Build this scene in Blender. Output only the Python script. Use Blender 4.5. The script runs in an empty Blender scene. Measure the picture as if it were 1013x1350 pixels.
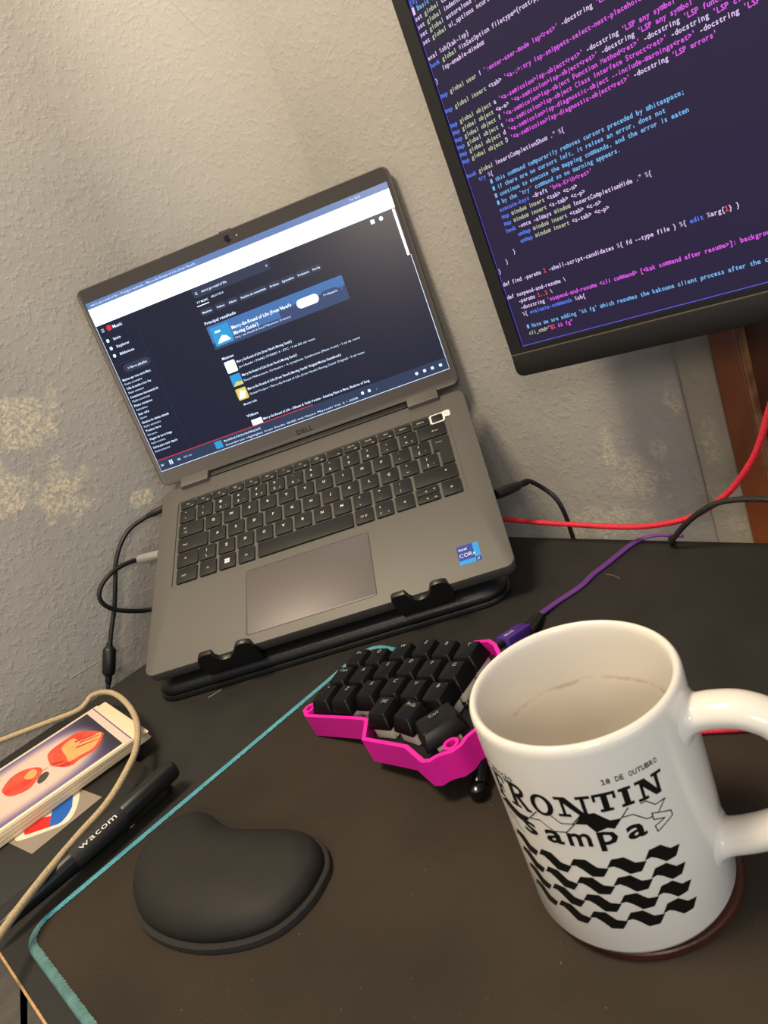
import bpy, bmesh, math, random
from mathutils import Matrix, Vector
random.seed(4)
S = 0.001                                   # everything below is written in millimetres
scene = bpy.context.scene
C = bpy.context.collection

# ------------------------------------------------------------------ camera, light, exposure
cam_d = bpy.data.cameras.new('camera'); cam = bpy.data.objects.new('camera', cam_d); C.objects.link(cam)
cam_d.sensor_fit = 'VERTICAL'; cam_d.sensor_height = 36.0; cam_d.sensor_width = 27.0
cam_d.lens = 990.0 / 1350.0 * 36.0
cam_d.clip_start = 0.01; cam_d.clip_end = 50
_r = Vector((0.9365, 0.054, -0.3466)); _d = Vector((-0.3089, -0.3416, -0.8877)); _f = Vector((-0.1663, 0.9383, -0.3032))
cam.matrix_world = Matrix(((_r.x, -_d.x, -_f.x, .1728), (_r.y, -_d.y, -_f.y, -.5275), (_r.z, -_d.z, -_f.z, .2738), (0, 0, 0, 1)))
cam_d.dof.use_dof = True; cam_d.dof.focus_distance = 0.56; cam_d.dof.aperture_fstop = 30
scene.camera = cam
vs = scene.view_settings
vs.view_transform = 'Standard'; vs.look = 'None'; vs.gamma = 1; vs.use_curve_mapping = False; vs.exposure = 0.0
world = bpy.data.worlds.new('room_light'); scene.world = world; world.use_nodes = True
bg = world.node_tree.nodes['Background']; bg.inputs[0].default_value = (0.78, 0.88, 1.0, 1); bg.inputs[1].default_value = 0.41

def area(name, loc, target, size, power, col, size_y=None):
    d = bpy.data.lights.new(name, 'AREA'); d.energy = power; d.color = col; d.shape = 'RECTANGLE'
    d.size = size; d.size_y = size_y or size
    o = bpy.data.objects.new(name, d); C.objects.link(o); o.location = loc
    o.rotation_euler = (Vector(target) - Vector(loc)).to_track_quat('-Z', 'Y').to_euler()
    return o
area('ceiling_lamp', (-0.20, -0.32, 1.2), (-0.14, 0.1, 0.3), 0.3, 15.5, (1.0, 0.82, 0.57))
area('room_lamp', (0.15, -1.3, 0.66), (0.1, 0.0, 0.1), 0.24, 5.2, (1.0, 0.83, 0.62))
area('window_daylight', (1.7, -2.4, 0.45), (-0.1, 0.1, 0.0), 1.2, 11, (0.66, 0.82, 1.0))

# ------------------------------------------------------------------ materials
def srgb(c):
    f = lambda u: u / 12.92 if u <= .04045 else ((u + .055) / 1.055) ** 2.4
    return tuple(f(x / 255.0) for x in c) + (1.0,)
def principled(name):
    m = bpy.data.materials.new(name); m.use_nodes = True
    return m, m.node_tree, m.node_tree.nodes['Principled BSDF']
def mat(name, col, rough=.5, metal=0.0, bump=None, var=None, spec=.5, coat=0.0, emit=None, trans=0.0, specks=None):
    """col sRGB 0..255; bump=(scale, distance mm); var=(scale, second colour)"""
    m, nt, b = principled(name)
    b.inputs['Base Color'].default_value = srgb(col); b.inputs['Roughness'].default_value = rough
    b.inputs['Metallic'].default_value = metal; b.inputs['Specular IOR Level'].default_value = spec
    b.inputs['Coat Weight'].default_value = coat
    if trans: b.inputs['Transmission Weight'].default_value = trans
    if emit: b.inputs['Emission Color'].default_value = srgb(emit[0]); b.inputs['Emission Strength'].default_value = emit[1]
    tc = nt.nodes.new('ShaderNodeTexCoord')
    if bump:
        n = nt.nodes.new('ShaderNodeTexNoise'); n.inputs['Scale'].default_value = bump[0]; n.inputs['Detail'].default_value = 4
        bp = nt.nodes.new('ShaderNodeBump'); bp.inputs['Distance'].default_value = bump[1] * S; bp.inputs['Strength'].default_value = 1
        nt.links.new(tc.outputs['Object'], n.inputs['Vector']); nt.links.new(n.outputs['Fac'], bp.inputs['Height'])
        nt.links.new(bp.outputs['Normal'], b.inputs['Normal'])
    if var:
        n = nt.nodes.new('ShaderNodeTexNoise'); n.inputs['Scale'].default_value = var[0]; n.inputs['Detail'].default_value = 5
        r = nt.nodes.new('ShaderNodeValToRGB'); r.color_ramp.elements[0].position = .36; r.color_ramp.elements[1].position = .68
        r.color_ramp.elements[0].color = srgb(col); r.color_ramp.elements[1].color = srgb(var[1])
        nt.links.new(tc.outputs['Object'], n.inputs['Vector']); nt.links.new(n.outputs['Fac'], r.inputs['Fac'])
        nt.links.new(r.outputs['Color'], b.inputs['Base Color'])
        if specks:                                   # dust lying on the surface
            N = Nodes(nt); f = N.op('MULTIPLY', N.step(N.noise(tc.outputs['Object'], 800, 1), .77, .83), N.step(N.noise(tc.outputs['Object'], 14, 3), .42, .62))
            nt.links.new(N.mix(f, r.outputs['Color'], srgb(specks)), b.inputs['Base Color'])
    return m
def glow(name, col, strength=1.0, rough=.35, base=(8, 8, 10), spec=.35):
    return mat(name, base, rough, emit=(col, strength), spec=spec)

class Nodes:
    """small helper for maths in a node tree"""
    def __init__(s, nt): s.nt = nt
    def put(s, sock, v):
        if isinstance(v, (int, float)): sock.default_value = v
        else: s.nt.links.new(v, sock)
    def op(s, o, a, b=0.0, clamp=False):
        n = s.nt.nodes.new('ShaderNodeMath'); n.operation = o; n.use_clamp = clamp
        s.put(n.inputs[0], a); s.put(n.inputs[1], b); return n.outputs[0]
    def noise(s, vec, scale, detail=5, rough=.6):
        n = s.nt.nodes.new('ShaderNodeTexNoise'); n.inputs['Scale'].default_value = scale; n.inputs['Detail'].default_value = detail
        n.inputs['Roughness'].default_value = rough
        s.nt.links.new(vec, n.inputs['Vector']); return n.outputs['Fac']
    def step(s, v, a, b):
        n = s.nt.nodes.new('ShaderNodeMapRange'); n.interpolation_type = 'SMOOTHSTEP'
        s.put(n.inputs['Value'], v); n.inputs['From Min'].default_value = a; n.inputs['From Max'].default_value = b
        return n.outputs['Result']
    def mix(s, f, a, b):
        n = s.nt.nodes.new('ShaderNodeMix'); n.data_type = 'RGBA'
        s.put(n.inputs[0], f)
        for k, c in ((6, a), (7, b)):
            if isinstance(c, tuple): n.inputs[k].default_value = c
            else: s.nt.links.new(c, n.inputs[k])
        return n.outputs[2]

def wall_material(name, patches, cracks=(), base=(168, 164, 159), alt=(160, 157, 152), patch=(222, 208, 178)):
    """painted plaster with flaked patches; patches = (x, z, rx, rz) in mm of the wall's own plane"""
    m, nt, b = principled(name); N = Nodes(nt)
    tc = nt.nodes.new('ShaderNodeTexCoord'); vec = tc.outputs['Object']
    sep = nt.nodes.new('ShaderNodeSeparateXYZ'); nt.links.new(vec, sep.inputs[0]); x, z = sep.outputs[0], sep.outputs[2]
    big = N.noise(vec, 5, 3); mid = N.noise(vec, 60, 4, .5); fine = N.noise(vec, 190, 2); flake = N.noise(vec, 260, 3, .7)
    col = N.mix(N.step(big, .35, .7), srgb(base), srgb(alt))
    mask = 0.0; first = True
    for (px, pz, rx, rz) in patches:
        dx = N.op('DIVIDE', N.op('SUBTRACT', x, px * S), rx * S); dz = N.op('DIVIDE', N.op('SUBTRACT', z, pz * S), rz * S)
        d = N.op('SQRT', N.op('ADD', N.op('MULTIPLY', dx, dx), N.op('MULTIPLY', dz, dz)))
        d = N.op('ADD', d, N.op('MULTIPLY', N.op('SUBTRACT', mid, .5), 2.6))
        k = N.step(d, 1.15, .45)
        mask = k if first else N.op('MAXIMUM', mask, k); first = False
    h = N.op('ADD', N.op('MULTIPLY', mid, 1.0), N.op('MULTIPLY', N.step(fine, .45, .75), .55))
    if not first:
        spots = N.op('MULTIPLY', mask, N.op('ADD', .10, N.op('MULTIPLY', N.step(flake, .40, .66), .75)))
        col = N.mix(spots, col, srgb(patch))
        h = N.op('ADD', h, N.op('MULTIPLY', N.op('MULTIPLY', mask, flake), .9))
    for (x0, z0, x1, z1, w) in cracks:
        L = math.hypot(x1 - x0, z1 - z0); ux, uz = (x1 - x0) / L, (z1 - z0) / L
        a = N.op('ADD', N.op('MULTIPLY', N.op('SUBTRACT', x, x0 * S), ux), N.op('MULTIPLY', N.op('SUBTRACT', z, z0 * S), uz))
        c = N.op('ADD', N.op('MULTIPLY', N.op('SUBTRACT', x, x0 * S), -uz), N.op('MULTIPLY', N.op('SUBTRACT', z, z0 * S), ux))
        line = N.op('MULTIPLY', N.step(N.op('ABSOLUTE', c), w * S, w * S * .3), N.op('MULTIPLY', N.step(a, 0, .006), N.step(a, L * S, L * S - .006)))
        h = N.op('ADD', h, N.op('MULTIPLY', line, .5))
    bp = nt.nodes.new('ShaderNodeBump'); bp.inputs['Distance'].default_value = .0007; bp.inputs['Strength'].default_value = .75
    nt.links.new(h, bp.inputs['Height']); nt.links.new(bp.outputs['Normal'], b.inputs['Normal'])
    nt.links.new(col, b.inputs['Base Color']); b.inputs['Roughness'].default_value = .62; b.inputs['Specular IOR Level'].default_value = .3
    return m

# ------------------------------------------------------------------ mesh builder
def rrect(x0, x1, y0, y1, r, n=3):
    out = []
    for cx, cy, a0 in ((x1 - r, y1 - r, 0), (x0 + r, y1 - r, 90), (x0 + r, y0 + r, 180), (x1 - r, y0 + r, 270)):
        for i in range(n + 1):
            a = math.radians(a0 + 90 * i / n); out.append((cx + r * math.cos(a), cy + r * math.sin(a)))
    return out
def spline(pts, n=6, closed=False):
    P = [Vector(p) for p in pts]; out = []; m = len(P)
    g = (lambda i: P[i % m]) if closed else (lambda i: P[i] if 0 <= i < m else (2 * P[0] - P[1] if i < 0 else 2 * P[-1] - P[-2]))
    for i in range(m if closed else m - 1):
        a, b, c, d = g(i - 1), g(i), g(i + 1), g(i + 2)
        for k in range(n):
            t = k / n
            out.append(.5 * ((2 * b) + (c - a) * t + (2 * a - 5 * b + 4 * c - d) * t * t + (3 * b - a - 3 * c + d) * t ** 3))
    if not closed: out.append(P[-1])
    return out
class MB:
    def __init__(s): s.v = []; s.f = []; s.m = []
    def add(s, v, f, mi=0, T=None):
        k = len(s.v); s.v += [tuple(T @ Vector(p)) if T is not None else tuple(p) for p in v]
        s.f += [tuple(i + k for i in q) for q in f]; s.m += [mi] * len(f); return s
    def loft(s, loops, mi=0, lo=True, hi=True, T=None, closed=True):
        n = len(loops[0]); v = [p for l in loops for p in l]; f = []
        for j in range(len(loops) - 1):
            for i in range(n if closed else n - 1):
                k = (i + 1) % n; f.append((j * n + i, j * n + k, (j + 1) * n + k, (j + 1) * n + i))
        if lo: f.append(tuple(range(n - 1, -1, -1)))
        if hi: f.append(tuple(range((len(loops) - 1) * n, len(loops) * n)))
        return s.add(v, f, mi, T)
    def rbox(s, x0, x1, y0, y1, z0, z1, r=2., b=.6, mi=0, n=3, T=None, low=True):
        L = []
        rr = max(r, .05); seq = ([(b, z0), (0, z0 + b)] if low and b else [(0, z0)]) + ([(0, z1 - b), (b * .3, z1 - b * .3), (b, z1)] if b else [(0, z1)])
        for d, z in seq: L.append([(x, y, z) for x, y in rrect(x0 + d, x1 - d, y0 + d, y1 - d, max(rr - d, .04), n)])
        return s.loft(L, mi, T=T)
    def box(s, x0, x1, y0, y1, z0, z1, mi=0, T=None):
        v = [(x, y, z) for z in (z0, z1) for x, y in ((x0, y0), (x1, y0), (x1, y1), (x0, y1))]
        return s.add(v, [(3, 2, 1, 0), (4, 5, 6, 7), (0, 1, 5, 4), (1, 2, 6, 5), (2, 3, 7, 6), (3, 0, 4, 7)], mi, T)
    def prism(s, poly, z0, z1, mi=0, T=None):
        return s.loft([[(p[0], p[1], z0) for p in poly], [(p[0], p[1], z1) for p in poly]], mi, T=T)
    def flat(s, poly, z, mi=0, T=None): return s.add([(p[0], p[1], z) for p in poly], [tuple(range(len(poly)))], mi, T)
    def tube(s, pts, r, mi=0, n=10, sub=6, T=None, flat=1.0, up=None):
        P = spline(pts, sub) if sub else [Vector(p) for p in pts]; m = len(P)
        R = r if isinstance(r, (list, tuple)) else None
        loops = []; prev = None
        for i, p in enumerate(P):
            t = (P[min(i + 1, m - 1)] - P[max(i - 1, 0)]).normalized()
            if up is not None: u = Vector(up)
            else: u = prev if prev is not None else (Vector((0, 0, 1)) if abs(t.z) < .9 else Vector((1, 0, 0)))
            u = (u - t * u.dot(t)).normalized(); w = t.cross(u); prev = u
            if R:
                q = i / (m - 1) * (len(R) - 1); a = int(min(q, len(R) - 2)); rr = R[a] * (1 - q + a) + R[a + 1] * (q - a)
            else: rr = r
            loops.append([tuple(p + u * (rr * flat * math.cos(2 * math.pi * k / n)) + w * (rr * math.sin(2 * math.pi * k / n))) for k in range(n)])
        return s.loft(loops, mi, T=T)
    def lathe(s, prof, n=48, mi=0, T=None):
        loops = [[(max(r, .01) * math.cos(2 * math.pi * k / n), max(r, .01) * math.sin(2 * math.pi * k / n), z) for k in range(n)] for r, z in prof]
        return s.loft(loops, mi, T=T)
    def text(s, txt, size, fn, mi=0, bold=False, align='L', cell=None):
        v, f = text2d(txt, size, bold, align, cell); return s.add([fn(x, y) for x, y in v], f, mi)
    def build(s, name, mats, parent=None, smooth=35, fix=True, kind=None, label=None):
        me = bpy.data.meshes.new(name); me.from_pydata([(a * S, b * S, c * S) for a, b, c in s.v], [], s.f)
        for q in (mats if isinstance(mats, (list, tuple)) else [mats]): me.materials.append(q)
        me.polygons.foreach_set('material_index', s.m); me.update()
        if fix:
            bm = bmesh.new(); bm.from_mesh(me); bmesh.ops.recalc_face_normals(bm, faces=bm.faces); bm.to_mesh(me); bm.free()
        if smooth:
            me.polygons.foreach_set('use_smooth', [True] * len(me.polygons)); me.set_sharp_from_angle(angle=math.radians(smooth))
        o = bpy.data.objects.new(name, me); C.objects.link(o)
        if parent is not None: o.parent = parent
        if kind: o['kind'] = kind
        if label: o['label'] = label
        return o
def tag(o, label, cat, group=None):
    o['label'] = label; o['category'] = cat
    if group: o['group'] = group
    return o
def thing(name, label, cat, M=None, group=None):
    o = bpy.data.objects.new(name, None); C.objects.link(o); o.empty_display_size = .02
    if M is not None:
        M = M.copy(); M.translation = M.translation * S; o.matrix_world = M
    return tag(o, label, cat, group)
def frame(o, x, y, z):
    return Matrix(((x[0], y[0], z[0], o[0]), (x[1], y[1], z[1], o[1]), (x[2], y[2], z[2], o[2]), (0, 0, 0, 1)))

# glyph outlines of Blender's built-in font, one cached flat mesh per character
CHARS = ''.join(chr(c) for c in range(33, 127)) + 'çÇãªº•é§¹²³£¢¬¨´ÃÇ·'
G = {}
def make_glyphs():
    tmp = []
    for bold in (False, True):
        for ch in dict.fromkeys(CHARS):
            cu = bpy.data.curves.new('g', 'FONT'); cu.body = ch; cu.size = 1; cu.resolution_u = 2
            if bold: cu.offset = .022
            o = bpy.data.objects.new('g', cu); C.objects.link(o); tmp.append((ch, bold, o, cu))
    dg = bpy.context.evaluated_depsgraph_get(); dg.update()
    for ch, bold, o, cu in tmp:
        ev = o.evaluated_get(dg); me = ev.to_mesh()
        v = [(p.co.x, p.co.y) for p in me.vertices]; f = [tuple(p.vertices) for p in me.polygons]
        ev.to_mesh_clear()
        xs = [p[0] for p in v] or [0, .3]; G[ch, bold] = (v, f, min(xs), max(xs))
    for ch, bold, o, cu in tmp: bpy.data.objects.remove(o); bpy.data.curves.remove(cu)
make_glyphs()
def text2d(txt, size, bold=False, align='L', cell=None):
    V = []; F = []; x = 0.0
    for ch in txt:
        g = G.get((ch, bold and not (cell and ch in 'MW%&@')))
        if cell and ch in 'mw1':                   # wide letters and the figure one get narrow drawings of their own
            q = cell * .46; u = cell * .105; h = .54 * size; t = .1 * size
            R_ = {'m': [(-q, 0, -q + 2 * u, h), (-u, 0, u, h), (q - 2 * u, 0, q, h - t * .4), (-q, h - t, q - u, h)],
                  'w': [(-q, t * .5, -q + 2 * u, h), (-u, 0, u, h), (q - 2 * u, t * .5, q, h), (-q + u, 0, q - u, t)],
                  '1': [(-u, 0, u * 1.2, .72 * size), (-q, 0, q, t), (-q * .9, .56 * size, -u, .72 * size)]}[ch]
            for a, b, c, d in R_: k = len(V); V += [(x + a, b), (x + c, b), (x + c, d), (x + a, d)]; F.append((k, k + 1, k + 2, k + 3))
            x += cell
        elif cell:                                 # monospaced: centre the glyph in its cell
            if g and g[0]:
                w = (g[3] - g[2]) * size; sx = min(1.0, cell * .88 / max(w, 1e-6)); k = len(V); cx = (g[2] + g[3]) / 2
                V += [(x + (p[0] - cx) * size * sx, p[1] * size) for p in g[0]]; F += [tuple(i + k for i in q) for q in g[1]]
            x += cell
        else:
            if not g or not g[0]: x += .32 * size; continue
            k = len(V); V += [(x + (p[0] - g[2]) * size, p[1] * size) for p in g[0]]; F += [tuple(i + k for i in q) for q in g[1]]
            x += (g[3] - g[2] + .1) * size
    if cell: V = [(a + cell * 0, b) for a, b in V]
    w = x - (0 if cell else .1 * size)
    d = {'L': 0, 'C': -w / 2, 'R': -w}[align]
    return [(a + d, b) for a, b in V], F

# ------------------------------------------------------------------ room axes (the desk stands in a corner, turned 48.5 degrees)
A = math.radians(48.5)
E1 = Vector((math.cos(A), math.sin(A), 0)); E2 = Vector((math.sin(A), -math.cos(A), 0)); UZ = Vector((0, 0, 1))
def room(e1, e2, z=0.0): return E1 * e1 + E2 * e2 + UZ * z
ROOM = frame((0, 0, 0), E1, E2 * -1, UZ)              # local x along the left wall, y = -e2
BACK = frame((0, 0, 0), E2, E1, UZ)                   # local x along the back wall, y out behind it
WL, WB, FLOOR, CEIL = -272.0, 265.0, -740.0, 1900.0   # left wall at e2, back wall at e1

def structure(name, mb, m, M=None, parent=None, label=None, smooth=35):
    o = mb.build(name, m, parent, smooth)
    if M is not None: o.matrix_world = M
    o['kind'] = 'structure'
    if label: o['label'] = label
    return o
mb = MB(); R = 150.0                                   # left wall, ending in a rounded inner corner
pl = [(-2400, 272 + 120), (WB + 120, 272 + 120), (WB + 120, 272 - R), (WB, 272 - R - 1), (WB, 272 - R)]
pl += [(WB - R + R * math.cos(math.radians(a)), 272 - R + R * math.sin(math.radians(a))) for a in range(2, 90, 2)] + [(WB - R, 272), (WB - R - 1, 272), (-2400, 272)]
mb.prism(pl, FLOOR, CEIL)
m_wl = wall_material('painted_plaster_left', [(-56, 250, 46, 26), (-45, 178, 34, 30), (-95, 195, 30, 24), (22, 137, 14, 9), (-130, 230, 50, 40)],
    [(225, 583, 224, 550, 1.2), (242, 571, 254, 522, 1.2), (-126, 13.5, -89, 12.5, 1.0)])
structure('wall_left', mb, m_wl, ROOM, label='grey painted plaster wall with flaked patches')
mb = MB(); mb.box(-272 + R + .9, 1500, WB, WB + 120, FLOOR, CEIL)
m_wb = wall_material('painted_plaster_back', [(140, 24, 30, 20), (93, -20, 46, 20), (118, 52, 9, 22), (165, 50, 10, 16), (188, 95, 9, 20)],
    patch=(204, 194, 176))
structure('wall_back', mb, m_wb, BACK, label='grey painted plaster wall with salt stains')
mb = MB(); mb.box(-2400, 600, -1600, 500, FLOOR - 60, FLOOR)
structure('floor', mb, mat('grey_floor', (92, 88, 82), .7, bump=(60, 1.2), var=(14, (72, 69, 66))), ROOM)
m_trim = wall_material('painted_plaster_trim', [(215, 5, 12, 16), (222, -15, 10, 10), (212, 60, 8, 22)], base=(162, 154, 138), alt=(148, 141, 128), patch=(182, 173, 155))
mb = MB(); mb.rbox(201.5, 231, WB - 9, WB + 10, FLOOR, CEIL, .8, .6)
structure('trim_1', mb, m_trim, BACK, label='narrow plaster strip beside the door frame')
mb = MB(); mb.box(198.8, 201.5, WB - 1.0, WB + 5, FLOOR, CEIL)
structure('trim_2', mb, mat('dark_joint', (52, 46, 38), .9), BACK, label='dark joint beside the plaster strip')
m_wood = mat('brown_varnish', (128, 70, 38), .42, bump=(70, .5), var=(9, (108, 56, 29)))
m_wood2 = mat('dark_brown_varnish', (92, 48, 24), .45, bump=(60, .5), var=(7, (74, 38, 19)))
m_chip = mat('chipped_edge', (176, 128, 84), .7, bump=(120, .6), var=(50, (120, 68, 36)))
mb = MB(); mb.box(252, 1050, WB - 2, WB + 30, FLOOR, 1300)
door = structure('door_1', mb, m_wood2, BACK, label='dark brown wooden door')
mb = MB(); mb.rbox(231.5, 251, WB - 14, WB + 6, FLOOR, 1340, .8, .8); structure('door_frame', mb, m_wood, None, door)
mb = MB(); mb.box(251, 252.6, WB - 12, WB - 1, FLOOR, 1340); structure('frame_edge', mb, m_chip, None, door)
mb = MB()
for z0 in (-600, 60, 620): mb.rbox(300, 900, z0, z0 + 480, -4, 4, 6, 3, T=Matrix.Translation((0, WB - 4, 0)) @ Matrix.Rotation(math.pi / 2, 4, 'X'))
structure('door_panel', mb, m_wood2, None, door)

# ------------------------------------------------------------------ desk and desk mat
m_desk = mat('black_desk_laminate', (44, 42, 40), .6, bump=(420, .12), var=(30, (38, 37, 35)), spec=.3, specks=(140, 134, 124))
m_core = mat('chipboard_edge', (196, 160, 112), .8, bump=(500, .4), var=(300, (170, 132, 88)))
desk = thing('desk', 'black topped desk standing in the room corner with a raw tan board edge', 'desk', frame((0, 0, 0), E1, E2 * -1, UZ))
mb = MB(); mb.rbox(-287, 202, -1100, 226, -18, 0, 2, .6); mb.build('desktop', m_desk, desk)
mb = MB(); mb.box(-288.3, -287.02, -1099, 225, -17.5, -.25); mb.build('edge_strip', m_core, desk, label='bare tan chipboard edge')
for x, y in ((-150, 200), (178, 200), (-150, -1070), (178, -1070)):
    mb = MB(); mb.rbox(x - 20, x + 20, y - 20, y + 20, FLOOR, -18, 2, 1); mb.build('leg', m_desk, desk)

m_mat = mat('mat_cloth', (50, 45, 40), .9, bump=(900, .25), var=(9, (64, 55, 46)), spec=.15, specks=(150, 140, 126))
m_cyan = mat('cyan_thread', (72, 148, 168), .85, bump=(700, .5), var=(160, (92, 164, 180)))
m_cyan2 = mat('worn_cyan_thread', (84, 122, 122), .9, bump=(600, .6), var=(120, (104, 146, 146)))
pad = thing('desk_mat', 'black brown cloth desk mat with a cyan stitched edge', 'mat', frame((0, 0, 0), E1, E2 * -1, UZ))
MX0, MX1, MY0, MY1 = -275.0, 18.0, -430.0, -26.0
mb = MB(); mb.rbox(MX0, MX1, MY0, MY1, .05, 3.4, 17, .5, n=6); mb.build('cloth', m_mat, pad)
edge = rrect(MX0 + .4, MX1 - .4, MY0 + .4, MY1 - .4, 16.6, 8)
mb = MB(); per = [Vector((x, y, 0)) for x, y in edge]; per.append(per[0])
dist = 0.0; acc = 0.0
for i in range(len(per) - 1):                         # stitches: small slanted thread loops hugging the rim
    a, b = per[i], per[i + 1]; L = (b - a).length; t = (b - a) / L; nrm = Vector((t.y, -t.x, 0)); s0 = acc
    while s0 < L:
        p = a + t * s0; w = 1.05 + random.random() * .12; sl = .9
        inn = -3.1 - random.random() * .5
        v = []
        for off, z in ((1.3, .25), (1.75, 2.2), (.9, 4.0), (-1.0, 4.55), (inn, 3.75)):
            q = p + nrm * off + t * (sl * (off / 3.0)); v += [tuple(q - t * w * .52 + UZ * z), tuple(q + UZ * (z + .28)), tuple(q + t * w * .52 + UZ * z)]
        mb.add(v, [(3 * j + k, 3 * j + k + 1, 3 * j + k + 4, 3 * j + k + 3) for j in range(4) for k in range(2)], 1 if p.x < MX0 + 9 else 0)
        s0 += 1.25
    acc = s0 - L
mb.build('stitched_edge', [m_cyan, m_cyan2], pad, smooth=60, fix=False, kind='stuff', label='cyan thread stitched round the mat')
MZ = 3.4

# ------------------------------------------------------------------ laptop on its stand
LAP = frame((0, 0, 31.14), (1.0, 0, 0), (0, .8725, .4886), (0, -.4886, .8725))
m_alu = mat('grey_laptop_shell', (90, 87, 83), .5, metal=.15, bump=(1500, .04))
m_padm = mat('grey_touchpad', (98, 92, 92), .45, metal=.2)
m_key = mat('dark_grey_key', (27, 27, 27), .55, bump=(1800, .03), spec=.35)
m_leg = glow('key_legend', (215, 215, 210), .3, base=(200, 200, 196))
m_gap_shade = mat('dark_gap_and_shade', (20, 19, 18), .6)
m_lid = mat('grey_lid_bezel', (84, 78, 74), .36, metal=.15)
m_hinge = mat('dark_hinge', (24, 23, 23), .5)
m_white = mat('white_label', (228, 226, 220), .5)
lap = thing('laptop', 'open grey laptop tilted up on a black stand, music page on its bright screen', 'laptop', LAP)
WX0, WX1, WY0, WY1 = -141.6, 139.9, 86.4, 193.0
mb = MB(); L = []
for x0, x1, y0, y1, z, r in ((-157, 157, 4, 212, -16.5, 6), (-159.5, 159.5, .8, 214, -11, 7), (-160, 160, 0, 214.5, -4, 8), (-160, 160, 0, 214.5, -.7, 8), (-159.7, 159.7, .3, 214.2, -.2, 7.8), (-159, 159, 1, 213.5, 0, 7.2), (WX0, WX1, WY0, WY1, 0, 3), (WX0 + .4, WX1 - .4, WY0 + .4, WY1 - .4, -1.1, 2.8)):
    L.append([(x, y, z) for x, y in rrect(x0, x1, y0, y1, r, 5)])
mb.loft(L); mb.build('base', m_alu, lap)
mb = MB(); mb.rbox(-66.9, 48.4, 10.3, 77.7, -.2, .06, 2.5, 0, 1); mb.rbox(-66.4, 47.9, 10.8, 77.2, -.2, .12, 2.2, .04, 0); mb.build('touchpad', [m_padm, m_gap_shade], lap)
for x0, x1 in ((-138.4, -107.5), (105.5, 136.6)):
    mb = MB(); mb.rbox(x0, x1, 209.5, 224, -6, 4.6, 1, .8); mb.build('hinge', m_alu, lap)
mb = MB(); mb.rbox(-106.5, 104.5, 214.6, 223, -9, 1.2, 1, .5); mb.build('hinge_cover', m_hinge, lap, label='dark gap bar between the hinges')

# keys: one row at a time, (x0, x1, y0, y1, [(text, dx, dy, size), ...])
deck = bpy.data.objects.new('keyboard', bpy.data.meshes.new('keyboard'))
bpy.data.objects.remove(deck)
mb = MB(); mb.rbox(WX0 + .6, WX1 - .6, WY0 + .6, WY1 - .6, -1.4, -1.02, 2.6, 0)
deck = mb.build('keyboard', m_alu, lap)
KEYS = []
def key(x0, x1, y0, y1, *leg, poly=None): KEYS.append((x0, x1, y0, y1, leg, poly))
def row(cx, y0, y1, items, w=16.3):
    for i, it in enumerate(items): key(cx + 19.05 * i - w / 2, cx + 19.05 * i + w / 2, y0, y1, *it)
one = lambda c: [(c, 0, .4, 4.0)]
two = lambda t, b, c='': [(t, -2.0, 3.2, 3.0), (b, -2.0, -4.6, 3.4)] + ([(c, 3.6, -4.6, 2.4)] if c else [])
fn = ['esc', 'F1', 'F2', 'F3', 'F4', 'F5', 'F6', 'F7', 'F8', 'F9', 'prt sc', 'home', 'end', 'insert', 'delete']
icons = ['', '<x', '<)', '<))', '>|', 'oo', '-*', '*+', '[/]', '', '', '', '', '', '']
for i, t in enumerate(fn):
    c = -129.9 + 17.37 * i; leg = []
    if i == 0 or i > 9: leg.append((t, 0, .2 if i in (0, 13, 14) else 1.2, 2.5))
    if 0 < i < 10: leg += [(t, 4.2, -3.0, 2.0)] + ([(icons[i], -1, .6, 2.8)] if icons[i] else [])
    if 9 < i < 13: leg.append(('F%d' % i, 4.2, -3.4, 1.9))
    if i == 0: leg.append(('#', 4.6, -3, 1.8))
    key(c - 7.95, c + 7.95, 181.2, 190.4, *leg)
key(124.6, 134.9, 181.4, 190.2)                                      # power key, blank
Y = (162.6, 178.9); key(-138, -121.6, *Y, *two('"', "'"))
row(-110.9, *Y, [two('!', '1', '¹'), two('@', '2', '²'), two('#', '3', '³'), two('$', '4', '£'), two('%', '5', '¢'), two('¨', '6', '¬'), two('&', '7'), two('*', '8'), two('(', '9'), two(')', '0'), two('_', '-'), two('+', '=', '§')])
key(108.2, 135.1, *Y, ('<', 1.2, -1.1, 3.2), ('-', 3.8, -1.1, 4.2), ('-', 5.4, -1.1, 4.2))
Y = (144.1, 160.4); key(-138, -111.8, *Y, ('|<-', -6, 1.6, 2.8), ('->|', -6, -3.6, 2.8))
row(-101.1, *Y, [one(c) for c in 'QWERTYUIOP'] + [two('`', '´'), two('{', '[', 'ª')])
key(0, 0, 0, 0, ('<', 123.8, 153.4, 2.8), ('-', 126.4, 153.4, 4), ('-', 128.2, 153.4, 4), poly=[(119.2, 160.4), (135.2, 160.4), (135.4, 125.5), (124.4, 125.5), (124.4, 144), (119.2, 144)])
Y = (125.6, 141.9); key(-137.7, -106.4, *Y, ('fnd', -8, -1, 2.8))
row(-96.1, *Y, [one(c) for c in 'ASDFGHJKLÇ'] + [two('^', '~'), two('}', ']', 'º')], 16.2)
Y = (107.1, 123.4); key(-137.4, -115.6, *Y, ('^', -2, 0, 3.6)); key(-114.2, -97.6, *Y, ('|', -1, 2.4, 3.2), ('\\', -1, -5, 3.2))
row(-86.4, *Y, [one(c) for c in 'ZXCVBNM'] + [two('<', ','), two('>', '.'), two(':', ';')])
key(96.3, 135.4, *Y, ('^', 10, 1, 3.6))
Y = (88.6, 104.9)
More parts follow.
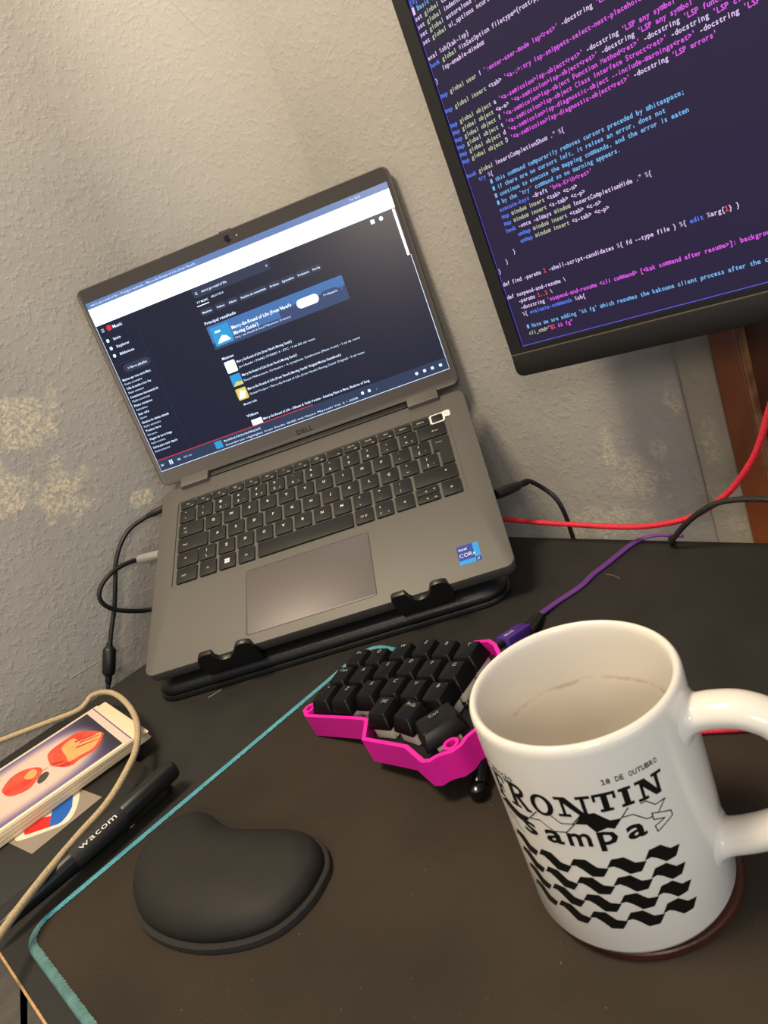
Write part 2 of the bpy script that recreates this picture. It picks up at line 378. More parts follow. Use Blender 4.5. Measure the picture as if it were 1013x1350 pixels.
key(-136.7, -116, *Y, ('ctrl', -3, -1, 2.8)); key(-112.9, -96.5, *Y, ('fn', 0, -1, 2.6)); key(-93.4, -77.4, *Y); key(-74.2, -58.3, *Y, ('alt', 0, -1, 2.6))
key(-55, 36.4, *Y); key(38.7, 55.3, *Y, ('alt gr', 0, -1, 2.6)); key(57.9, 73.7, *Y, ('?', -3.6, 2.2, 3.2), ('/', -3.6, -5, 3.2), ('°' if ('°', False) in G else 'o', 3.6, -4.6, 2.2))
key(76.3, 93, *Y, ('<', 0, -1, 3.4)); key(95.5, 115.9, 97.2, 104.9, ('^', -1, -2, 3.2), ('F5', 6.5, -.6, 2)); key(95.5, 115.9, 88.6, 96.3, ('v', -1, -1, 3.2), ('F6', 6.5, -1.6, 2)); key(118.8, 135.8, *Y, ('>', 0, -1, 3.4))
for x0, x1, y0, y1, leg, poly in KEYS:
    mb = MB()
    if poly:
        mb.prism(poly, -1.0, .62, 2); mb.prism([(min(max(x, 119.6), 135) + (.4 if x == 124.4 else 0), y + (-.4 if y > 150 else .4)) for x, y in poly], .5, .78, 0); cx = cy = 0
    else:
        mb.rbox(x0, x1, y0, y1, -1.0, .62, 1.2, 0, 2, n=2, low=False); mb.rbox(x0 + .25, x1 - .25, y0 + .3, y1 - .2, .5, .8, 1.1, .18, n=2, low=False); cx, cy = (x0 + x1) / 2, (y0 + y1) / 2
    for t, dx, dy, sz in leg:
        mb.text(t, sz * (1.08 if sz < 3.9 else .98), lambda u, v: (u + cx + dx, v + cy + dy - sz * .12, .84), 1, bold=sz >= 3, align='C')
    if x0 == -93.4:
        for a in (-2.4, .2):
            for b in (-2.4, .2): mb.box(cx + a, cx + a + 2.3, cy + b, cy + b + 2.3, .7, .84, 1)
    mb.build('key', [m_key, m_leg, m_gap_shade], deck, smooth=30)  # black sides put the shade round each key into the colour
mb = MB(); o1 = rrect(122.6, 137, 179.6, 192, 2, 4); i1 = rrect(124.3, 135.2, 181.1, 190.5, 1.4, 4)
mb.loft([[(x, y, .05) for x, y in o1], [(x, y, .14) for x, y in o1], [(x, y, .14) for x, y in i1], [(x, y, .05) for x, y in i1]], lo=False, hi=False)
mb.rbox(135.5, 142.6, 184.2, 192.4, .04, .15, 1.5, 0)
mb.text('oo', 3.2, lambda u, v: (u + 139.2, v + 187.2, .17), 1, align='C')
mb.build('power_key_label', [m_white, mat('label_blue', (90, 130, 150), .5)], lap, smooth=0, label='white sticker framing the power key')
m_b1 = mat('sticker_blue', (28, 62, 160), .35); m_b2 = mat('sticker_light_blue', (34, 150, 226), .35)
mb = MB(); mb.rbox(118.1, 136.0, 13.4, 32.0, 0, .12, .4, 0, 1); mb.flat(rrect(118.1, 131.2, 17.6, 32.0, .3, 2), .14, 0); mb.flat(rrect(131.4, 136.0, 13.5, 18.0, .3, 2), .15, 0)
mb.text('intel', 3.4, lambda u, v: (u + 119.6, v + 27.2, .17), 2, True); mb.text('CORe', 5.2, lambda u, v: (u * .98 + 119.2, v + 20.6, .17), 2); mb.text('i7', 3.2, lambda u, v: (u + 132.6, v + 14.4, .18), 2)
mb.build('processor_sticker', [m_b1, m_b2, m_white], lap, smooth=0, label='small square blue sticker on the palm rest')

# lid, in the lid's own coordinates (x, v up the lid, n out of the screen)
ca, sa = math.cos(1.008), math.sin(1.008)
LID = frame((0, 220.7, 1.85), (1, 0, 0), (0, ca, sa), (0, -sa, ca))
mb = MB()
L = []
for d, n, r in ((1.5, -6.6, 6), (0, -5.6, 7), (0, -.5, 7), (.4, .25, 6.6), (1.3, .25, 6), (1.7, 0, 5.6)):
    L.append([(x, v, n) for x, v in rrect(-159.6 + d, 159.6 - d, .4 + d, 204.6 - d, r, 5)])
mb.loft(L, T=LID); lid = mb.build('lid', m_lid, lap)
m_scr = glow('laptop_screen_dark', (26, 28, 62), .55, rough=.3, base=(6, 6, 10), spec=.5)
m_sw = glow('laptop_screen_white', (235, 244, 255), 1.6, .3); m_st = glow('laptop_screen_text', (205, 226, 255), 1.5, .3)
m_sb = glow('laptop_screen_tabs', (110, 140, 196), .9, .3); m_sbar = glow('laptop_screen_bar', (52, 66, 98), .8, .3)
m_red = glow('laptop_screen_red', (225, 60, 70), .9, .3); m_sg = glow('laptop_screen_grey', (62, 68, 96), .7, .3)
m_hero = glow('laptop_screen_hero', (74, 124, 190), .9, .3); m_art = glow('laptop_screen_art', (50, 160, 220), 1.0, .3); m_yel = glow('laptop_screen_yellow', (240, 214, 110), 1.0, .3)
m_hero2 = glow('laptop_screen_hero_low', (64, 84, 128), .8, .3)
mb = MB(); mb.rbox(-154.3, 154.6, 16.2, 191.4, -.4, .06, .6, 0, T=LID)
scr = mb.build('screen_panel', m_scr, lid, smooth=0)
mb = MB(); MI = dict(W=0, T=1, B=2, P=3, R=4, G=5, H=6, A=7, Y=8, K=9, D=10)
def sr(x0, x1, y0, y1, c, z=.10, r=.5): mb.flat(rrect(x0, x1, y0, y1, min(r, (y1 - y0) * .49), 3), z, MI[c], T=LID)
def stx(t, x, y, size, c='T', bold=False, z=.2, w=None):
    v, f = text2d(t, size, bold)
    k = 1.0
    if w: k = w / max(p[0] for p in v)
    mb.add([(x + a * k, y + b, z) for a, b in v], f, MI[c], T=LID)
sr(-154.2, 154.5, 185.4, 191.3, 'B', r=.1); sr(-154.2, 154.5, 168.6, 185.4, 'W', r=.1)
stx("merry go round of life - Principal resultado - Merry-Go-Round of Life (from 'Howl's", -150, 187.3, 2.9, 'T', w=112); stx('Ter 10:24', 118, 187.4, 2.6, 'T'); stx('< > C   search results', -150, 180.2, 2.6, 'D'); stx('merry go round of life', -128, 173.2, 2.6, 'B')
sr(151.2, 153.6, 126, 168, 'W'); sr(-154.3, -153.9, 16.2, 168, 'T', r=.05); sr(-154.3, 154.6, 16.0, 16.5, 'T', r=.05); sr(154.2, 154.7, 16.2, 126, 'T', r=.05)
for yy in (164.6, 163.3, 162): sr(-150.6, -147.6, yy - .4, yy, 'T', r=.1)
sr(-144.8, -139.2, 160.8, 166.4, 'R', r=2.8); stx('Music', -138.2, 161.8, 4.2, 'T', True)
for yy, t in ((151, 'Inicio'), (143.4, 'Explorar'), (135.9, 'Biblioteca')):
    sr(-150.2, -147.2, yy, yy + 3.4, 'T', r=1.4); stx(t, -142.6, yy + .4, 3.4, 'T', True)
sr(-150, -116.4, 128.4, 128.7, 'G', r=.1); sr(-146, -116.6, 118.8, 126.6, 'G', r=3.8); stx('+ Nova playlist', -141.6, 121.4, 3.0, 'T', True)
for i, (t, w) in enumerate((('Musicas que voce curtiu Marc', 31), ('Trilha de estudo e foco Ana', 27), ('Concentracao instrumental mix', 31), ('Piano noturno', 20), ('Jazz cafe', 12), ('Classicos do cinema animado', 30), ('Treino leve', 17), ('Viagem de carro longa', 25), ('Salvos para ouvir depois', 27))):
    yy = 112.2 - i * 8.95; stx(t, -151.6, yy, 3.1, 'T', True, w=w); stx('Playlist automatica', -151.4, yy - 4.2, 2.7, 'T', w=w * .62)
sr(-115.7, -115.4, 27.6, 168, 'G', r=.1)
sr(-51.5, 28.4, 159, 168.3, 'G', r=1.6); stx('merry go round of life', -42.4, 162.2, 3.0, 'T', True, w=26); stx('Q', -49.4, 162, 3.4, 'T'); stx('x', 24, 162.2, 3.6, 'T')
stx('YT MUSIC', -51.2, 154, 2.5, 'T', True, w=12); stx('BIBLIOTECA', -35.6, 154.6, 2.4, 'T', w=13); sr(-52, -39.6, 151.2, 151.9, 'W', r=.2)
for x0, x1, t in ((-49.6, -40, 'Musicas'), (-34.6, -26.6, 'Videos'), (-22, -14, 'Albuns'), (-9.2, 16.4, 'Playlists da comunidade'), (20.6, 29.8, 'Artistas'), (33.6, 45.2, 'Episodios'), (49.4, 60.6, 'Podcasts'), (64.4, 71.6, 'Perfis')):
    sr(x0 - 2, x1 + 2, 141.6, 147.8, 'G', r=2.6); stx(t, x0, 143.7, 2.5, 'T', True, w=x1 - x0)
stx('Principal resultado', -51.8, 133.2, 3.9, 'T', True, w=32.5)
sr(-51.8, 88, 121.5, 131.2, 'H', r=1.5); sr(-51.8, 88, 108.6, 121.6, 'P', r=.5); sr(-51.8, 20, 115, 122, 'L' if 'L' in MI else 'H', .105, .2)
sr(-49.4, -30.4, 110.9, 128.9, 'A', .12, 1)
mb.flat([(-47, 113), (-33, 113.5), (-36, 118), (-40, 119.5), (-44, 116.6)], .13, MI['W'], T=LID); sr(-46, -40, 123, 125, 'T', .13, .6)
stx("Merry-Go-Round of Life (from 'Howl's", -28.6, 121.2, 4.3, 'W', True, w=62); stx("Moving Castle')", -28.6, 115.8, 4.3, 'W', True, w=25.5); stx('Song • Joe Hisaishi & Royal Philharmonic Orchestra', -28.8, 112, 2.7, 'T', w=58)
sr(38.4, 60.6, 116, 124.4, 'W', .13, 4); sr(63.4, 81, 117, 123.4, 'P', .13, 3); stx('>< Aleatorio', 65.4, 119, 2.5, 'T', True, w=14); stx(':', 84, 119.4, 3, 'T')
stx('Musicas', -49.2, 97.4, 3.4, 'T', True, w=12)
for yy, c, t, t2, w1, w2 in ((83.4, 'W', "Merry-Go-Round of Life (from 'Howl's Moving Castle')", 'Joe Hisaishi • PIANO STORIES 4 - ETC • 3 mi 102 mil vezes', 58, 80), (69.8, 'A', "Merry-Go-Round of Life (from 'Howl's Moving Castle')", "Royal Philharmonic Orchestra • A Symphonic Celebration (Music from) • 3 mi de vezes", 58, 121), (55.6, 'Y', "Merry-Go-Round of Life (from 'Howl's Moving Castle' Original Motion Soundtrack)", "Grissini Project • Merry-Go-Round of Life (from 'Howl's Moving Castle' Original) • 3 mil vezes", 98, 120)):
    sr(-49.2, -38.4, yy, yy + 11.4, c, r=1); stx(t, -36.8, yy + 7.0, 3.2, 'T', True, w=w1); stx(t2, -36.8, yy + 1.8, 2.8, 'T', w=w2)
mb.flat([(-48, 57), (-42, 57.4), (-39.6, 63), (-45, 65)], .12, MI['W'], T=LID); mb.flat([(-49, 70), (-38.6, 70), (-38.6, 73), (-45, 74)], .12, MI['Y'], T=LID)
stx('Mostrar tudo', -46.6, 50.0, 2.6, 'T', True, w=14); stx('Videos', -48.4, 38, 3.6, 'T', True, w=12)
sr(-46, -35, 28.4, 34, 'W', r=.4); stx("Merry-Go-Round of Life - Uilleann & Violin Version - Amazing Piano is Here, Shadows of Song", -33.6, 30.4, 3.2, 'T', True, w=112)
sr(-154, 154.4, 16.6, 27.6, 'K', .105, .1); sr(-154, 18, 27.5, 28.3, 'R', .14, .05)
stx('I<', -151.6, 20.8, 3.6, 'T', True); sr(-142.2, -140.9, 20, 24.6, 'T', .13, .1); sr(-140, -138.7, 20, 24.6, 'T', .13, .1); stx('>I', -133, 21, 3.6, 'T', True); stx('0:07 / 5:11', -126, 21.6, 2.2, 'T')
sr(-90.4, -82.6, 18.6, 26, 'A', .13, .8); stx("Merry-Go-Round of Life (from 'Howl's Moving Castle')", -80, 23, 2.8, 'T', True, w=40)
stx('Soundtrack Highlights from Studio Ghibli and Hayao Miyazaki Vol. 2 • 2008', -80, 18.6, 2.7, 'T', w=142)
for x in (68, 75, 123.6, 131.6, 139.4, 147.6): sr(x - 1.4, x + 1.4, 20.8, 23.6, 'T', .13, .8)
stx(':', 82, 20.6, 3.4, 'T')
sr(129.2, 133, 162.2, 166, 'T', r=.6); mb.flat(rrect(137.4, 141.2, 162.2, 166, 1.8, 4), .1, MI['T'], T=LID)
mb.build('screen_picture', [m_sw, m_st, m_sb, m_hero2, m_red, m_sg, m_hero, m_art, m_yel, m_sbar, glow('laptop_screen_faint', (196, 206, 226), 1.2, .3)], lid, smooth=0, fix=False, label='lit music search page')
mb = MB(); mb.lathe([(0, 0), (3.2, 0), (3.2, .3), (2.7, .42), (2.2, .3), (1.7, .36), (0, .45)], 20, T=LID @ Matrix.Translation((0, 197.4, 0)))
mb.build('webcam', [mat('webcam_glass', (22, 20, 22), .15)], lid)
for x in (-26.3, 25.9):
    mb = MB(); mb.lathe([(0, 0), (.6, 0), (.6, .1), (0, .1)], 8, T=LID @ Matrix.Translation((x, 197.4, 0))); mb.build('microphone', m_gap_shade, lid)
mb = MB(); mb.lathe([(0, 0), (.6, 0), (.6, .1), (0, .1)], 8, T=LID @ Matrix.Translation((9, 197.4, 0))); mb.build('status_lamp', m_white, lid)
mb = MB(); mb.rbox(-6, 6, 204.2, 205.4, -3, -.6, .4, .2, 0, T=LID); mb.build('shutter_slider', m_gap_shade, lid)
mb = MB(); mb.text('DELL', 6.6, lambda u, v: tuple(LID @ Vector((u * 1.12 + 1, v + 5.0, .06))), 0, True, 'C'); mb.build('lid_logo', mat('logo_dark', (44, 40, 38), .35, metal=.3), lid, smooth=0, fix=False)

# stand under the laptop
m_rub = mat('black_padded_vinyl', (26, 26, 28), .42, bump=(260, .25), spec=.5)
m_plas = mat('black_plastic', (20, 20, 21), .4)
stand = thing('laptop_stand', 'black padded laptop stand with two hooks holding the laptop front', 'stand', Matrix.Identity(4))
mb = MB(); mb.rbox(-166, 150, 3.5, 136, .05, 5, 24, 1.2, n=7); mb.build('base_board', m_plas, stand)
mb = MB(); L = []
for d, z in ((1.5, 5), (.2, 6.5), (0, 8.5), (.8, 11), (2.6, 13.2), (5.5, 15.2), (10, 17.2), (17, 19), (26, 20), (40, 20.5)):
    L.append([(x, y, z) for x, y in rrect(-164.5 + d, 148.5 - d, 4 + d, 135 - d, max(23 - d, 4), 7)])
mb.loft(L); mb.build('cushion', m_rub, stand, smooth=60)
mb = MB(); mb.rbox(-128, 124, 28, 196, -21.5, -17.2, 12, 1, n=5, T=LAP); mb.build('platform', m_plas, stand)
for sx in (-100, 96):
    mb = MB(); mb.tube([(sx, 118, 14), (sx, 160, 86)], 5, n=10, sub=0); mb.build('strut', m_plas, stand)
for pts in ([(-108.5, -17), (-110, -3), (-106.8, 6.6), (-104, 10.5), (-101, 11.8), (-92.6, 11.6), (-92.8, 4), (-90.5, .4), (-86.5, -1.4), (-81, -1), (-77, 2.4), (-71.6, 9.6), (-69.5, 11.8), (-66.2, 12.4), (-61, 11.6), (-58.6, 9.6), (-58.4, 0), (-57.4, -8), (-58.8, -17)],
            [(62.6, -17), (60.6, -6), (60.4, 7), (61.4, 9.8), (64, 11.2), (72.4, 11.2), (74.2, 4.4), (76.5, 0), (80.6, -2.1), (86, -1.4), (90, 1.4), (93.6, 10.2), (95.4, 11.3), (98.2, 11.6), (103, 11.2), (106, 9.6), (106.8, 2), (107.4, -10), (105.6, -17)]):
    mb = MB(); F = LAP @ frame((0, -4.6, 0), (1, 0, 0), (0, 0, 1), (0, -1, 0))
    c = (sum(p[0] for p in pts) / len(pts), -3)
    sh = lambda k: [(c[0] + (p[0] - c[0]) * k, p[1] - (1 - k) * 8) for p in pts]
    mb.loft([[(x, y, -4.2) for x, y in sh(.99)], [(x, y, -3.8) for x, y in sh(1)], [(x, y, -.5) for x, y in sh(1)], [(x, y, 0) for x, y in sh(.98)]], T=F)
    mb.box(min(p[0] for p in pts) + 4, max(p[0] for p in pts) - 4, -3, 40, -20, -17.3, T=LAP)
    mb.build('hook', m_plas, stand)

# ------------------------------------------------------------------ monitor
MON = frame((209.4, 32.17, 410.18), (.7852, -.6185, .0283), (-.0231, .0164, .9996), (-.6188, -.7856, -.0014))
m_mon = mat('black_monitor_plastic', (22, 21, 21), .45, bump=(900, .06)); m_lip = mat('worn_seam', (110, 98, 80), .6)
m_ms = glow('monitor_screen_purple', (45, 36, 70), .75, rough=.4, base=(10, 9, 11), spec=.3)
mon = thing('monitor', 'large black monitor at right showing coloured code lines on dark purple', 'monitor', MON)
SX0, SX1, SY0, SY1 = -1.3, 474.7, -229.8, 38.0
mb = MB(); L = []
for d, z in ((12, -40), (2, -35), (.6, -16), (0, -14), (0, 1.0), (.9, 1.8)):
    L.append([(x, y, z) for x, y in rrect(-12.6 + d, 486 - d, -251 + d, 49.4 - d, max(6.5 - d * .4, .8), 5)])
for x0, x1, y0, y1, z in ((SX0 - .6, SX1 + .6, SY0 - .6, SY1 + .6, 1.8), (SX0 - .3, SX1 + .3, SY0 - .3, SY1 + .3, -.4)): L.append([(x, y, z) for x, y in rrect(x0, x1, y0, y1, .5, 5)])
mb.loft(L); mb.build('housing', m_mon, mon)
mb = MB(); mb.rbox(-12.2, 485.6, -250.6, -234.6, .8, 2.5, 5.5, .5, n=5); mb.build('chin', m_mon, mon)
mb = MB(); mb.box(-11.8, 485.4, -234.5, -233.9, 1.5, 2.0); mb.build('seam', m_lip, mon, label='thin worn line above the chin')
mb = MB(); mb.rbox(SX0, SX1, SY0, SY1, -.4, -.05, .3, 0); ms = mb.build('screen', m_ms, mon, smooth=0)
CODE = """0;b:[0]
1;c:█ Basic settings
2;w:set|g: global|w: tabstop |r:4
3;w:set|g: global|w: indentwidth |r:4
4;w:set|g: global|w: autoreload |r:yes
5;w:set|g: global|w: ui_options ncurses_assistant=none
7;w:eval %sh{kak-lsp}
8;b:hook|g: global|w: WinSetOption filetype=(rust|w:/python/go) %{
9;w:    lsp-enable-window
10;w:}
12;b:map|g: global user|w: l |m:':enter-user-mode lsp<ret>'|w: -docstring |m:'LSP mode'
14;b:map|g: global insert|w: <tab> |m:'<a-;>:try lsp-snippets-select-next-placeholders catch'
16;b:map|g: global object|w: a |m:'<a-semicolon>lsp-object<ret>'|w: -docstring |m:'LSP any symbol'
17;b:map|g: global object|w: <a-a> |m:'<a-semicolon>lsp-object<ret>'|w: -docstring |m:'LSP any symbol'
18;b:map|g: global object|w: f |m:'<a-semicolon>lsp-object Function Method<ret>'|w: -docstring |m:'LSP function or method'
19;b:map|g: global object|w: t |m:'<a-semicolon>lsp-object Class Interface Struct<ret>'|w: -docstring |m:'LSP class interface'
20;b:map|g: global object|w: d |m:'<a-semicolon>lsp-diagnostic-object --include-warnings<ret>'|w: -docstring |m:'LSP errors and'
21;b:map|g: global object|w: D |m:'<a-semicolon>lsp-diagnostic-object<ret>'|w: -docstring |m:'LSP errors'
23;b:hook|g: global|w: InsertCompletionShow .* %{
24;b:    try|w: %{
25;c:        # this command temporarily removes cursors preceded by whitespace;
26;c:        # if there are no cursors left, it raises an error, does not
27;c:        # continue to execute the mapping commands, and the error is eaten
28;c:        # by the `try` command so no warning appears.
29;b:        execute-keys|w: -draft |m:'h<a-K>\\h<ret>'
30;b:        map|g: window insert|w: <tab> <c-n>
31;b:        map|g: window insert|w: <s-tab> <c-p>
32;b:        hook|w: -once -always|g: window|w: InsertCompletionHide .* %{
33;b:            unmap|g: window insert|w: <tab> <c-n>
34;b:            unmap|g: window insert|w: <s-tab> <c-p>
35;w:        }
36;w:    }
37;w:}
39;w:def find -params |r:1|w: -shell-script-candidates %{ fd --type file } %{ |b:edit|w: %arg{|r:1|w:} }
41;w:def suspend-and-resume \\
42;w:    -params |r:1..2|w: \\
43;w:    -docstring |m:'suspend-and-resume <cli command> [<kak command after resume>]: backgrounds current kakoune client'
44;w:    %{ |b:evaluate-commands|w: %sh{
46;c:    # Note we are adding '&& fg' which resumes the kakoune client process after the cli command
47;g:    cli_cmd=|m:"|r:$1|m: && fg\""""
mb = MB(); MI2 = dict(w=0, g=1, b=2, m=3, c=4, r=5); CW, LH, FS = 2.0, 4.72, 3.95
for line in CODE.split('\n'):
    r, rest = line.split(';', 1); r = int(r); col = 0
    for k, part in enumerate(rest.split('|')):
        if len(part) > 1 and part[1] == ':' and part[0] in MI2: c, t = part[0], part[2:]
        else: c, t = 'w', '|' + part
        if t.startswith('█'): mb.box(-.95, .95, -r * LH - 2.2, -r * LH + 2.2, .04, .06, 0); t = ' ' + t[1:]
        for i, ch in enumerate(t):                               # one cell per character
            if ch == '#': mb.box((col + i) * CW - .85, (col + i) * CW + .85, -r * LH - 1.2, -r * LH + 1.5, .04, .06, MI2[c])
        x0 = col * CW
        mb.text(t.replace('#', ' '), FS, lambda u, v: (u + x0, v - r * LH - 1.2, .06), MI2[c], bold=True, cell=CW); col += len(t)
mb.add([(SX0, SY0, .02), (SX1, SY0, .02), (SX1, SY0 + .5, .02), (SX0, SY0 + .5, .02)], [(0, 1, 2, 3)], 6)
mb.add([(SX0, SY0, .02), (SX0 + .35, SY0, .02), (SX0 + .35, SY1, .02), (SX0, SY1, .02)], [(0, 1, 2, 3)], 6)
mb.build('screen_text', [glow('code_lavender', (226, 200, 246), 1.0), glow('code_green', (192, 204, 164), .9), glow('code_blue', (92, 128, 246), 1.0), glow('code_magenta', (232, 92, 240), 1.0), glow('code_cyan', (118, 184, 240), 1.0), glow('code_red', (240, 84, 92), 1.0), glow('screen_rim_blue', (112, 104, 240), .8)], ms, smooth=0, fix=False, label='coloured lines of code')
arm = thing('monitor_stand', 'black pole stand clamped to the desk back edge behind the monitor', 'stand', MON)
mb = MB(); mb.rbox(190, 284, -140, -46, -46, -40.3, 4, 1); mb.build('mounting_plate', m_plas, arm)
mb = MB(); mb.tube([(237, -93, -46.3), (237, -93, -68)], 16, sub=0, n=16); mb.build('joint', m_plas, arm)
PX, PZ = 237.0, -96.0; zf = (MON.inverted() @ Vector((400, -100, 0))).y
mb = MB(); mb.tube([(PX, -93, -66), (PX, -93, PZ)], 11, sub=0, n=12); mb.build('beam', m_plas, arm)
mb = MB(); mb.tube([(PX, -70, PZ), (PX, zf - 30, PZ)], 15, sub=0, n=16); mb.build('pole', m_plas, arm)
mb = MB(); mb.rbox(PX - 30, PX + 30, 55, 112, 0, 8, 4, 1, T=frame((0, zf + .6, 0), (1, 0, 0), (0, 0, -1), (0, 1, 0)))
mb.rbox(PX - 30, PX + 30, 82, 112, -46, 0, 4, 1, T=frame((0, zf + .6, 0), (1, 0, 0), (0, 0, -1), (0, 1, 0))); mb.build('clamp', m_plas, arm)

# ------------------------------------------------------------------ mug on its coaster
def mug_material():
    m, nt, b = principled('white_glazed_ceramic'); N = Nodes(nt)
    tc = nt.nodes.new('ShaderNodeTexCoord'); vec = tc.outputs['Object']
    sep = nt.nodes.new('ShaderNodeSeparateXYZ'); nt.links.new(vec, sep.inputs[0])
    x, y, z = sep.outputs
    r = N.op('SQRT', N.op('ADD', N.op('MULTIPLY', x, x), N.op('MULTIPLY', y, y)))
    inside = N.step(r, .0385, .0375)
    n = N.noise(vec, 90, 4)
    lvl = N.op('ADD', z, N.op('MULTIPLY', N.op('SUBTRACT', n, .5), .006))
    ring = N.op('MULTIPLY', N.step(lvl, .0695, .0708), N.step(lvl, .0728, .0712))
    low = N.step(lvl, .071, .066)
    k = N.op('MULTIPLY', inside, N.op('ADD', N.op('MULTIPLY', ring, N.op('MULTIPLY', N.step(n, .35, .7), .34)), N.op('MULTIPLY', low, .07)))
    col = N.mix(k, srgb((228, 223, 214)), srgb((150, 96, 62)))
    nt.links.new(col, b.inputs['Base Color']); b.inputs['Roughness'].default_value = .16; b.inputs['Specular IOR Level'].default_value = .5
    return m
m_mug = mug_material(); m_ink = mat('black_mug_print', (14, 13, 13), .3)
MC = Vector((172.0, -275.1, 7.4)); mug = thing('mug', 'white ceramic mug with black lettering and wave print, empty, brown stained inside', 'mug', Matrix.Translation(MC))
mb = MB(); mb.lathe([(0, 1.2), (35, 1.2), (36.2, .1), (38.6, 0), (40.2, 1.0), (41, 3), (41, 40), (41, 80), (41, 94), (40.9, 96.2), (40.3, 97.6), (39.4, 98.3), (38.4, 98.1), (37.6, 97), (37.2, 95), (37, 90), (37, 60), (37, 30), (36.4, 10), (33, 5.4), (20, 4.6), (0, 4.5)], 96)
mb.build('body', m_mug, mug, smooth=60)
ha = math.radians(-27); HD = Vector((math.cos(ha), math.sin(ha), 0)); HT = Vector((-math.sin(ha), math.cos(ha), 0))
mb = MB(); path = [HD * r + UZ * z for r, z in ((39.3, 83.2), (43.4, 83.6), (50, 85), (59, 85), (68, 80.5), (74, 70), (75, 56), (71.5, 43.5), (63, 34), (53, 28.5), (43.4, 25.2), (39.3, 24.8))]
P = spline(path, 6); m = len(P); loops = []
for i, p in enumerate(P):
    t = (P[min(i + 1, m - 1)] - P[max(i - 1, 0)]).normalized(); w = HT; u = t.cross(w)
    s = i / (m - 1); e = max(0, 1 - min(s, 1 - s) / .13); wd = 7.8 + 4.2 * e * e; th = 6.2 + 6.5 * e * e * e
    loops.append([tuple(p + w * (wd * math.cos(2 * math.pi * k / 20)) + u * (th * math.sin(2 * math.pi * k / 20))) for k in range(20)])
mb.loft(loops); mb.build('handle', m_mug, mug, smooth=80)
# the print, drawn flat as (degrees round the mug, height mm) and wrapped on the glaze
ink = []                                               # polygons
def stroke(pts, w):
    for (a0, z0), (a1, z1) in zip(pts, pts[1:]):
        k = .7156; dx, dz = (a1 - a0) * k, z1 - z0; L = math.hypot(dx, dz); nx, nz = -dz / L * w / 2 / k, dx / L * w / 2; ex, ez = dx / L * w * .3 / k, dz / L * w * .3
        ink.append([(a0 - ex + nx, z0 - ez + nz), (a1 + ex + nx, z1 + ez + nz), (a1 + ex - nx, z1 + ez - nz), (a0 - ex - nx, z0 - ez - nz)])
def rect(a0, a1, z0, z1): ink.append([(a0, z0), (a1, z0), (a1, z1), (a0, z1)])
def slab(ch, a0, a1, z0, z1):                          # heavy slab-serif capitals
    w, h = a1 - a0, z1 - z0; s = 3.1; t = 1.25; X = lambda u: a0 + w * u; Z = lambda u: z0 + h * u
    if ch in 'FR':
        rect(X(.18), X(.18) + s, z0, z1); rect(X(0), X(.18) + s + 1.6, z0, z0 + t); rect(X(0), X(.5), z1 - t, z1)
    if ch == 'F':
        rect(X(.2), X(1), z1 - t, z1); rect(X(1) - 1.3, X(1), z1 - 3.1, z1); rect(X(.3), X(.72), Z(.45), Z(.45) + t); rect(X(.72) - 1, X(.72), Z(.3), Z(.66))
    if ch == 'R':
        arc = [(X(.4), z1 - t * .5)] + [(X(.52) + w * .3 * math.cos(q), Z(.74) + h * .2 * math.sin(q)) for q in [math.radians(d) for d in range(80, -81, -20)]] + [(X(.4), Z(.5))]
        stroke(arc, 1.7); stroke([(X(.5), Z(.5)), (X(.86), Z(.06))], 2.0); rect(X(.76), X(1.05), z0, z0 + t)
    if ch == 'O':
        n = 28; pr = [math.radians(360 * k / n) for k in range(n + 1)]; cx, cz = X(.5), Z(.5)
        for q0, q1 in zip(pr, pr[1:]): ink.append([(cx + w * .5 * math.cos(q0), cz + h * .53 * math.sin(q0)), (cx + w * .5 * math.cos(q1), cz + h * .53 * math.sin(q1)), (cx + w * .27 * math.cos(q1), cz + h * .39 * math.sin(q1)), (cx + w * .27 * math.cos(q0), cz + h * .39 * math.sin(q0))])
    if ch == 'N':
        rect(X(.14), X(.14) + 1.6, z0, z1); rect(X(.86) - 1.9, X(.86), z0 - .2, z1); ink.append([(X(.04), z1), (X(.14) + 3.2, z1), (X(.86), z0 - .2), (X(.86) - 3.2, z0 - .2)])
        rect(X(-.02), X(.36), z0, z0 + t); rect(X(.62), X(1.04), z1 - t, z1); rect(X(-.02), X(.2), z1 - t, z1)
    if ch == 'T':
        rect(X(.5) - s / 2, X(.5) + s / 2, z0, z1); rect(X(0), X(1), z1 - t, z1); rect(X(0), X(0) + 1.4, z1 - 3.2, z1); rect(X(1) - 1.4, X(1), z1 - 3.2, z1); rect(X(.5) - 3.2, X(.5) + 3.2, z0, z0 + t)
    if ch == 'I':
        rect(X(.5) - s / 2, X(.5) + s / 2, z0, z1); rect(X(0), X(1), z1 - t, z1); rect(X(0), X(1), z0, z0 + t)
for ch, a0, a1, z0, z1 in (('F', -160, -149, 66.5, 78.6), ('R', -147, -133.4, 67.2, 79), ('O', -131, -118.6, 68.3, 77.6), ('N', -116.4, -99.6, 69, 77.9), ('T', -98, -86.8, 70, 78), ('I', -85.2, -79, 70, 77.8), ('N', -76.6, -62.4, 69.4, 78)): slab(ch, a0, a1, z0, z1)
ink.append([(-160.8, 63.2), (-152.6, 67), (-148.9, 65.2), (-142.9, 63.6), (-136.2, 64), (-141.6, 59.7), (-148, 60.2)])
ink.append([(-110.2, 65.7), (-105.2, 70), (-99, 70.3), (-92.8, 66), (-87.2, 65.8), (-92, 62), (-95, 63), (-101, 61.6), (-104.4, 65.4)])
